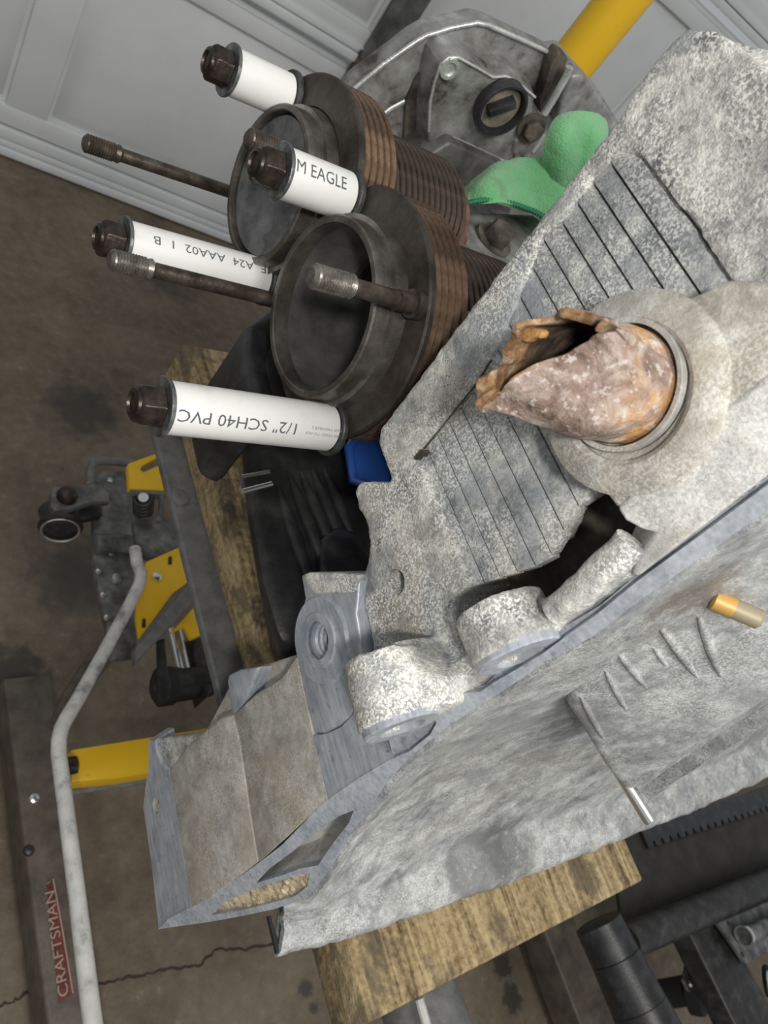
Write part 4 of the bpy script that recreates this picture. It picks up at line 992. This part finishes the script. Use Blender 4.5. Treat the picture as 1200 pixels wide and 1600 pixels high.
lp('ram_cheek', [(246, 1000), (258, 996), (262, 1040), (268, 1065), (266, 1092), (254, 1100), (246, 1085), (248, 1050)], -0.70, 0.006, 'blacksteel')
lp('ram_cheek', [(300, 992), (322, 986), (330, 1040), (331, 1080), (322, 1092), (312, 1060), (305, 1030)], -0.71, 0.03, 'blacksteel')
a_, b_ = on(2, -0.725, 262, 1072), on(2, -0.725, 326, 1062)
mb = MB(); mb.cyl(a_, b_, 0.018, 28); rc = mb.obj('ram_cross_tube', M['blacksteel'], lift)
mb = MB(); mb.lathe(a_ + (a_ - b_).normalized() * 0.008, a_ - b_, [(-0.012, 0.02), (0.002, 0.02), (0.006, 0.014), (0.006, 0.006), (0.009, 0.003)], 28); mb.obj('end_roller', M['rubber'], rc)
# lower gusset of the lift and stay
lp('cast_stay', [(140, 1020), (160, 1005), (178, 1030), (150, 1065), (110, 1090), (84, 1122), (100, 1082)], -0.80, 0.02, 'basebrown')
rod = []
for (a, c, z) in ((211, 858, -0.690), (214, 880, -0.686), (221, 898, -0.682), (217, 915, -0.680), (200, 950, -0.678), (160, 1024, -0.67), (120, 1096, -0.66), (104, 1122, -0.656), (96, 1138, -0.652), (92, 1156, -0.650), (92, 1180, -0.648), (100, 1240, -0.640), (118, 1380, -0.625), (140, 1560, -0.600), (152, 1650, -0.59)):
    rod.append(on(2, z, a, c))
mb = MB(); mb.tube(rod, 0.0062, 14); mb.obj('pedal_rod', M['rod'], lift, ang=60)['label'] = 'long bent pale pedal rod'
ya = lp('cross_arm', [(111, 1171), (180, 1160), (330, 1136), (440, 1118), (440, 1180), (330, 1192), (190, 1215), (112, 1222)], -0.72, 0.03, 'yellow', bevel=0.002, label='flat yellow cross arm')
mb = MB(); mb.tube(onz(-0.745, [(108, 1238), (170, 1228), (330, 1203), (440, 1186)]), 0.0032, 10); mb.obj('stay_rod', M['greysteel'], lift)
mb = MB(); q = on(2, -0.715, 108, 1197); mb.lathe(q + V((-0.004, 0, 0)), (-1, 0, 0), [(-0.01, 0.008), (0.004, 0.008), (0.006, 0.005)], 20); mb.obj('arm_pin', M['nut'], ya)
mb = MB(); mb.box((0.255, -0.45, -0.985), (0.309, 0.36, -0.93)); lg = mb.obj('base_leg', M['basebrown'], lift, bevel=0.004, seg=3)
mb = MB(); mb.box((0.955, -0.60, -0.985), (1.03, 0.30, -0.93)); mb.obj('base_leg', M['basebrown'], lift, bevel=0.004, seg=3)
mb = MB(); mb.box((0.50, 0.06, -0.985), (0.525, 0.14, -0.4685)); mb.obj('scissor_leg', M['blacksteel'], lift, bevel=0.003)
mb = MB(); mb.box((0.45, 0.12, -0.985), (0.475, 0.20, -0.5)); mb.obj('scissor_leg', M['blacksteel'], lift, bevel=0.003)
for q, mt in (((53, 1248), 'chrome'), ((45, 1329), 'blacksteel')):
    mb = MB(); mb.lathe(on(2, -0.9300, *q), (0, 0, 1), [(0, 0.0060), (0.003, 0.005), (0.0045, 0.002)], 18); mb.obj('leg_rivet', M[mt], lg)
for xx in (0.282, 0.992):
    for yy in (-0.40, 0.20):
        mb = MB(); mb.lathe((xx - 0.012, yy, -0.985), (1, 0, 0), [(0, 0.012), (0.002, 0.015), (0.022, 0.015), (0.024, 0.012)], 24); mb.obj('base_wheel', M['rubber'], lift)
lab = onz(-0.9297, [(73, 1382), (83, 1373), (114, 1552), (92, 1568)])
mb = MB(); mb.prism(lab, (0, 0, 0.0012)); lb = mb.obj('name_plate', M['red'], lg); lb['label'] = 'worn red name plate with pale letters'
mb = MB(); P = onz(-0.9282, [(74, 1381), (83, 1373), (98, 1455), (114, 1552)]); mb.tube(P, 0.0009, 6); mb.obj('plate_border', M['whiteprint'], lg)
def flat_text(txt, o, ux, uy, hgt, wid, mt, par, name='lettering', z=0.0002):
    cu_ = bpy.data.curves.new('t', 'FONT'); cu_.body = txt; cu_.size = 1.0
    to = bpy.data.objects.new('t', cu_); C.objects.link(to)
    dg = bpy.context.evaluated_depsgraph_get(); dg.update()
    me = bpy.data.meshes.new_from_object(to.evaluated_get(dg)); bpy.data.objects.remove(to)
    bm = bmesh.new(); bm.from_mesh(me); bpy.data.meshes.remove(me)
    xs = [v.co.x for v in bm.verts]; lo, hi = min(xs), max(xs)
    for v in bm.verts:
        s = (v.co.x - lo) / (hi - lo); v.co = o + ux * (wid * s) + uy * (v.co.y * hgt) + V((0, 0, z))
    mb = MB(); mb.bm.free(); mb.bm = bm
    return mb.obj(name, mt, par)
p0, p1 = on(2, -0.9283, 107, 1554), on(2, -0.9283, 84, 1388)
ux = (p1 - p0).normalized(); flat_text('CRAFTSMAN', p0 + V((-0.0, 0, 0)), ux, V((-ux.y, ux.x, 0)), 0.014, (p1 - p0).length * 0.98, M['whiteprint'], lg)
settle(lift)

# ------------------------------------------------------------------ yellow post behind the bell housing
post = thing('steel_post', 'round yellow steel post standing behind the bell housing', 'post')
q = on(1, 0.72, 934, 48)
mb = MB(); mb.cyl((q.x, q.y, -HC + 0.012), (q.x, q.y, 0.9), 0.0262, 40); mb.obj('tube', M['yellow'], post)
mb = MB(); mb.box((q.x - 0.07, q.y - 0.07, -HC), (q.x + 0.07, q.y + 0.07, -HC + 0.012)); mb.obj('base_plate', M['yellow'], post, bevel=0.002)
settle(post)

# ------------------------------------------------------------------ black dolly at the lower right
dol = thing('steel_dolly', 'black steel dolly with tapered grip, tube, caster and a separate toothed plate at the lower right', 'dolly')
def pz(z, a, c): return on(2, z, a, c)
a_, b_ = pz(-0.70, 934, 1440), pz(-0.70, 985, 1545)
d = (b_ - a_).normalized()
mb = MB(); mb.lathe(a_, d, [(0, 0.026), (0.001, 0.029), (0.04, 0.030), (0.0405, 0.0292), (0.0415, 0.0302), (0.094, 0.0335)], 40); mb.obj('tapered_grip', M['blackplastic'], dol)
mb = MB(); mb.lathe(a_ + d * 0.0935, d, [(0, 0.0325), (0.0015, 0.0340), (0.10, 0.0385), (0.104, 0.036)], 40); mb.obj('grip_sleeve', M['blackplastic'], dol)
a_, b_ = pz(-0.715, 978, 1472), pz(-0.715, 1290, 1345)
mb = MB(); mb.cyl(a_, b_, 0.0205, 28); mb.obj('cross_tube', M['blacksteel'], dol)
mb = MB(); mb.prism(onz(-0.735, [(1072, 1446), (1120, 1420), (1215, 1590), (1228, 1640), (1168, 1640)]), (0, 0, -0.035)); mb.obj('frame_beam', M['blacksteel'], dol, bevel=0.004, seg=3)
fp = MB(); fp.prism(onz(-0.722, [(1117, 1436), (1200, 1396), (1300, 1360), (1330, 1420), (1166, 1506)]), (0, 0, -0.006)); fpo = fp.obj('axle_plate', M['plate'], dol, bevel=0.001)
for qq in ((1138, 1443), (1160, 1492)):
    mb = MB(); mb.lathe(pz(-0.7218, *qq), (0, 0, 1), [(0, 0.0035), (0.0012, 0.003)], 14); mb.obj('plate_bolt', M['blacksteel'], fpo)
a_, b_ = pz(-0.705, 1163, 1462), pz(-0.705, 1290, 1410)
mb = MB(); mb.cyl(a_, b_, 0.0115, 24); mb.obj('axle', M['plate'], dol)
mb = MB(); d_ = (b_ - a_).normalized(); mb.lathe(a_, d_, [(-0.002, 0.0135), (0.004, 0.0135), (0.004, 0.0116), (-0.002, 0.0116)], 24, closed=True); mb.obj('axle_ring', M['chrome'], dol)
cc = pz(-0.82, 1087, 1545); ax = V((0.35, -0.35, 1)).normalized()
mb = MB(); mb.lathe(cc - ax * 0.012, ax, [(0, 0.026), (0.003, 0.0335), (0.012, 0.0345), (0.021, 0.0335), (0.024, 0.026), (0.022, 0.018), (0.022, 0.0)], 40, (True, False)); wh = mb.obj('caster_wheel', M['rubber'], dol)
mb = MB(); mb.prism(onz(-0.79, [(1068, 1530), (1078, 1505), (1098, 1492), (1112, 1498), (1112, 1530), (1092, 1545), (1078, 1550)]), (0, 0, -0.006)); cf = mb.obj('caster_fork', M['plate'], dol, bevel=0.002)
mb = MB(); mb.lathe(pz(-0.789, 1079, 1538), (0, 0, 1), [(0, 0.004), (0.003, 0.002)], 14); mb.obj('fork_pin', M['chrome'], cf)
mb = MB(); mb.lathe(pz(-0.768, 1195, 1533), ax, [(0, 0.020), (0.004, 0.022), (0.008, 0.020)], 32); w2 = mb.obj('caster_wheel', M['rubber'], dol)
mb = MB(); mb.lathe(pz(-0.758, 1199, 1533), ax, [(0, 0.0125), (0.002, 0.014), (0.003, 0.0125)], 32); mb.obj('wheel_rim', M['chrome'], w2)
mb = MB(); mb.cyl((cc.x, cc.y, -HC + 0.001), (cc.x, cc.y, -0.83), 0.02, 20); mb.obj('caster_foot', M['rubber'], dol)
fw = dol
mb = MB(); mb.prism(onz(-0.76, [(960, 1320), (1100, 1262), (1215, 1222), (1330, 1180), (1330, 1360), (1200, 1400), (1100, 1440), (1000, 1470), (975, 1465)]), (0, 0, -0.008)); mb.obj('dark_sheet', M['darkbrown'], fw, bevel=0.002)  # separate dark brown sheet filling the dark area here, grouped with the dolly
e0, e1 = on(2, -0.754, 1000, 1292), on(2, -0.754, 1330, 1188)
mb = MB(); dd_ = e1 - e0; L_ = dd_.length; dd_.normalize(); nn_ = V((dd_.y, -dd_.x, 0)); pts = []
for k in range(int(L_ / 0.022)):
    t0 = k * 0.022; dp = 0.030 + 0.004 * (k / 12)
    pts += [e0 + dd_ * t0 + nn_ * dp, e0 + dd_ * (t0 + 0.013) + nn_ * dp, e0 + dd_ * (t0 + 0.015) + nn_ * (dp - 0.007), e0 + dd_ * (t0 + 0.020) + nn_ * (dp - 0.007)]
if nn_.y > 0: pass
mb.prism([e0] + pts + [e1], (0, 0, -0.006)); mb.obj('toothed_edge', M['blackplastic'], fw)
for xx, yy in ((1.25, 0.0), (1.4, 0.02)):
    mb = MB(); mb.box((xx, yy, -HC), (xx + 0.02, yy + 0.02, -0.768)); mb.obj('plate_leg', M['blacksteel'], fw)
settle(dol)
rl2 = thing('grey_roller', 'dark grey roller with a pale stripe, half hidden below the near board', 'roller')
a_, b_ = on(2, -0.60, 655, 1560), on(2, -0.60, 690, 1660)
u_ = (b_ - a_).normalized()
mb = MB(); mb.lathe(a_ - u_ * 0.02, u_, [(0, 0.02), (0.004, 0.030), (0.02, 0.034), (0.12, 0.034)], 36); mb.obj('roller_body', M['greysteel'], rl2)
mb = MB(); mb.tube(onz(-0.5655, [(655, 1561), (673, 1625)]), 0.0036, 10); mb.obj('pale_stripe', M['rod'], rl2)
settle(rl2)
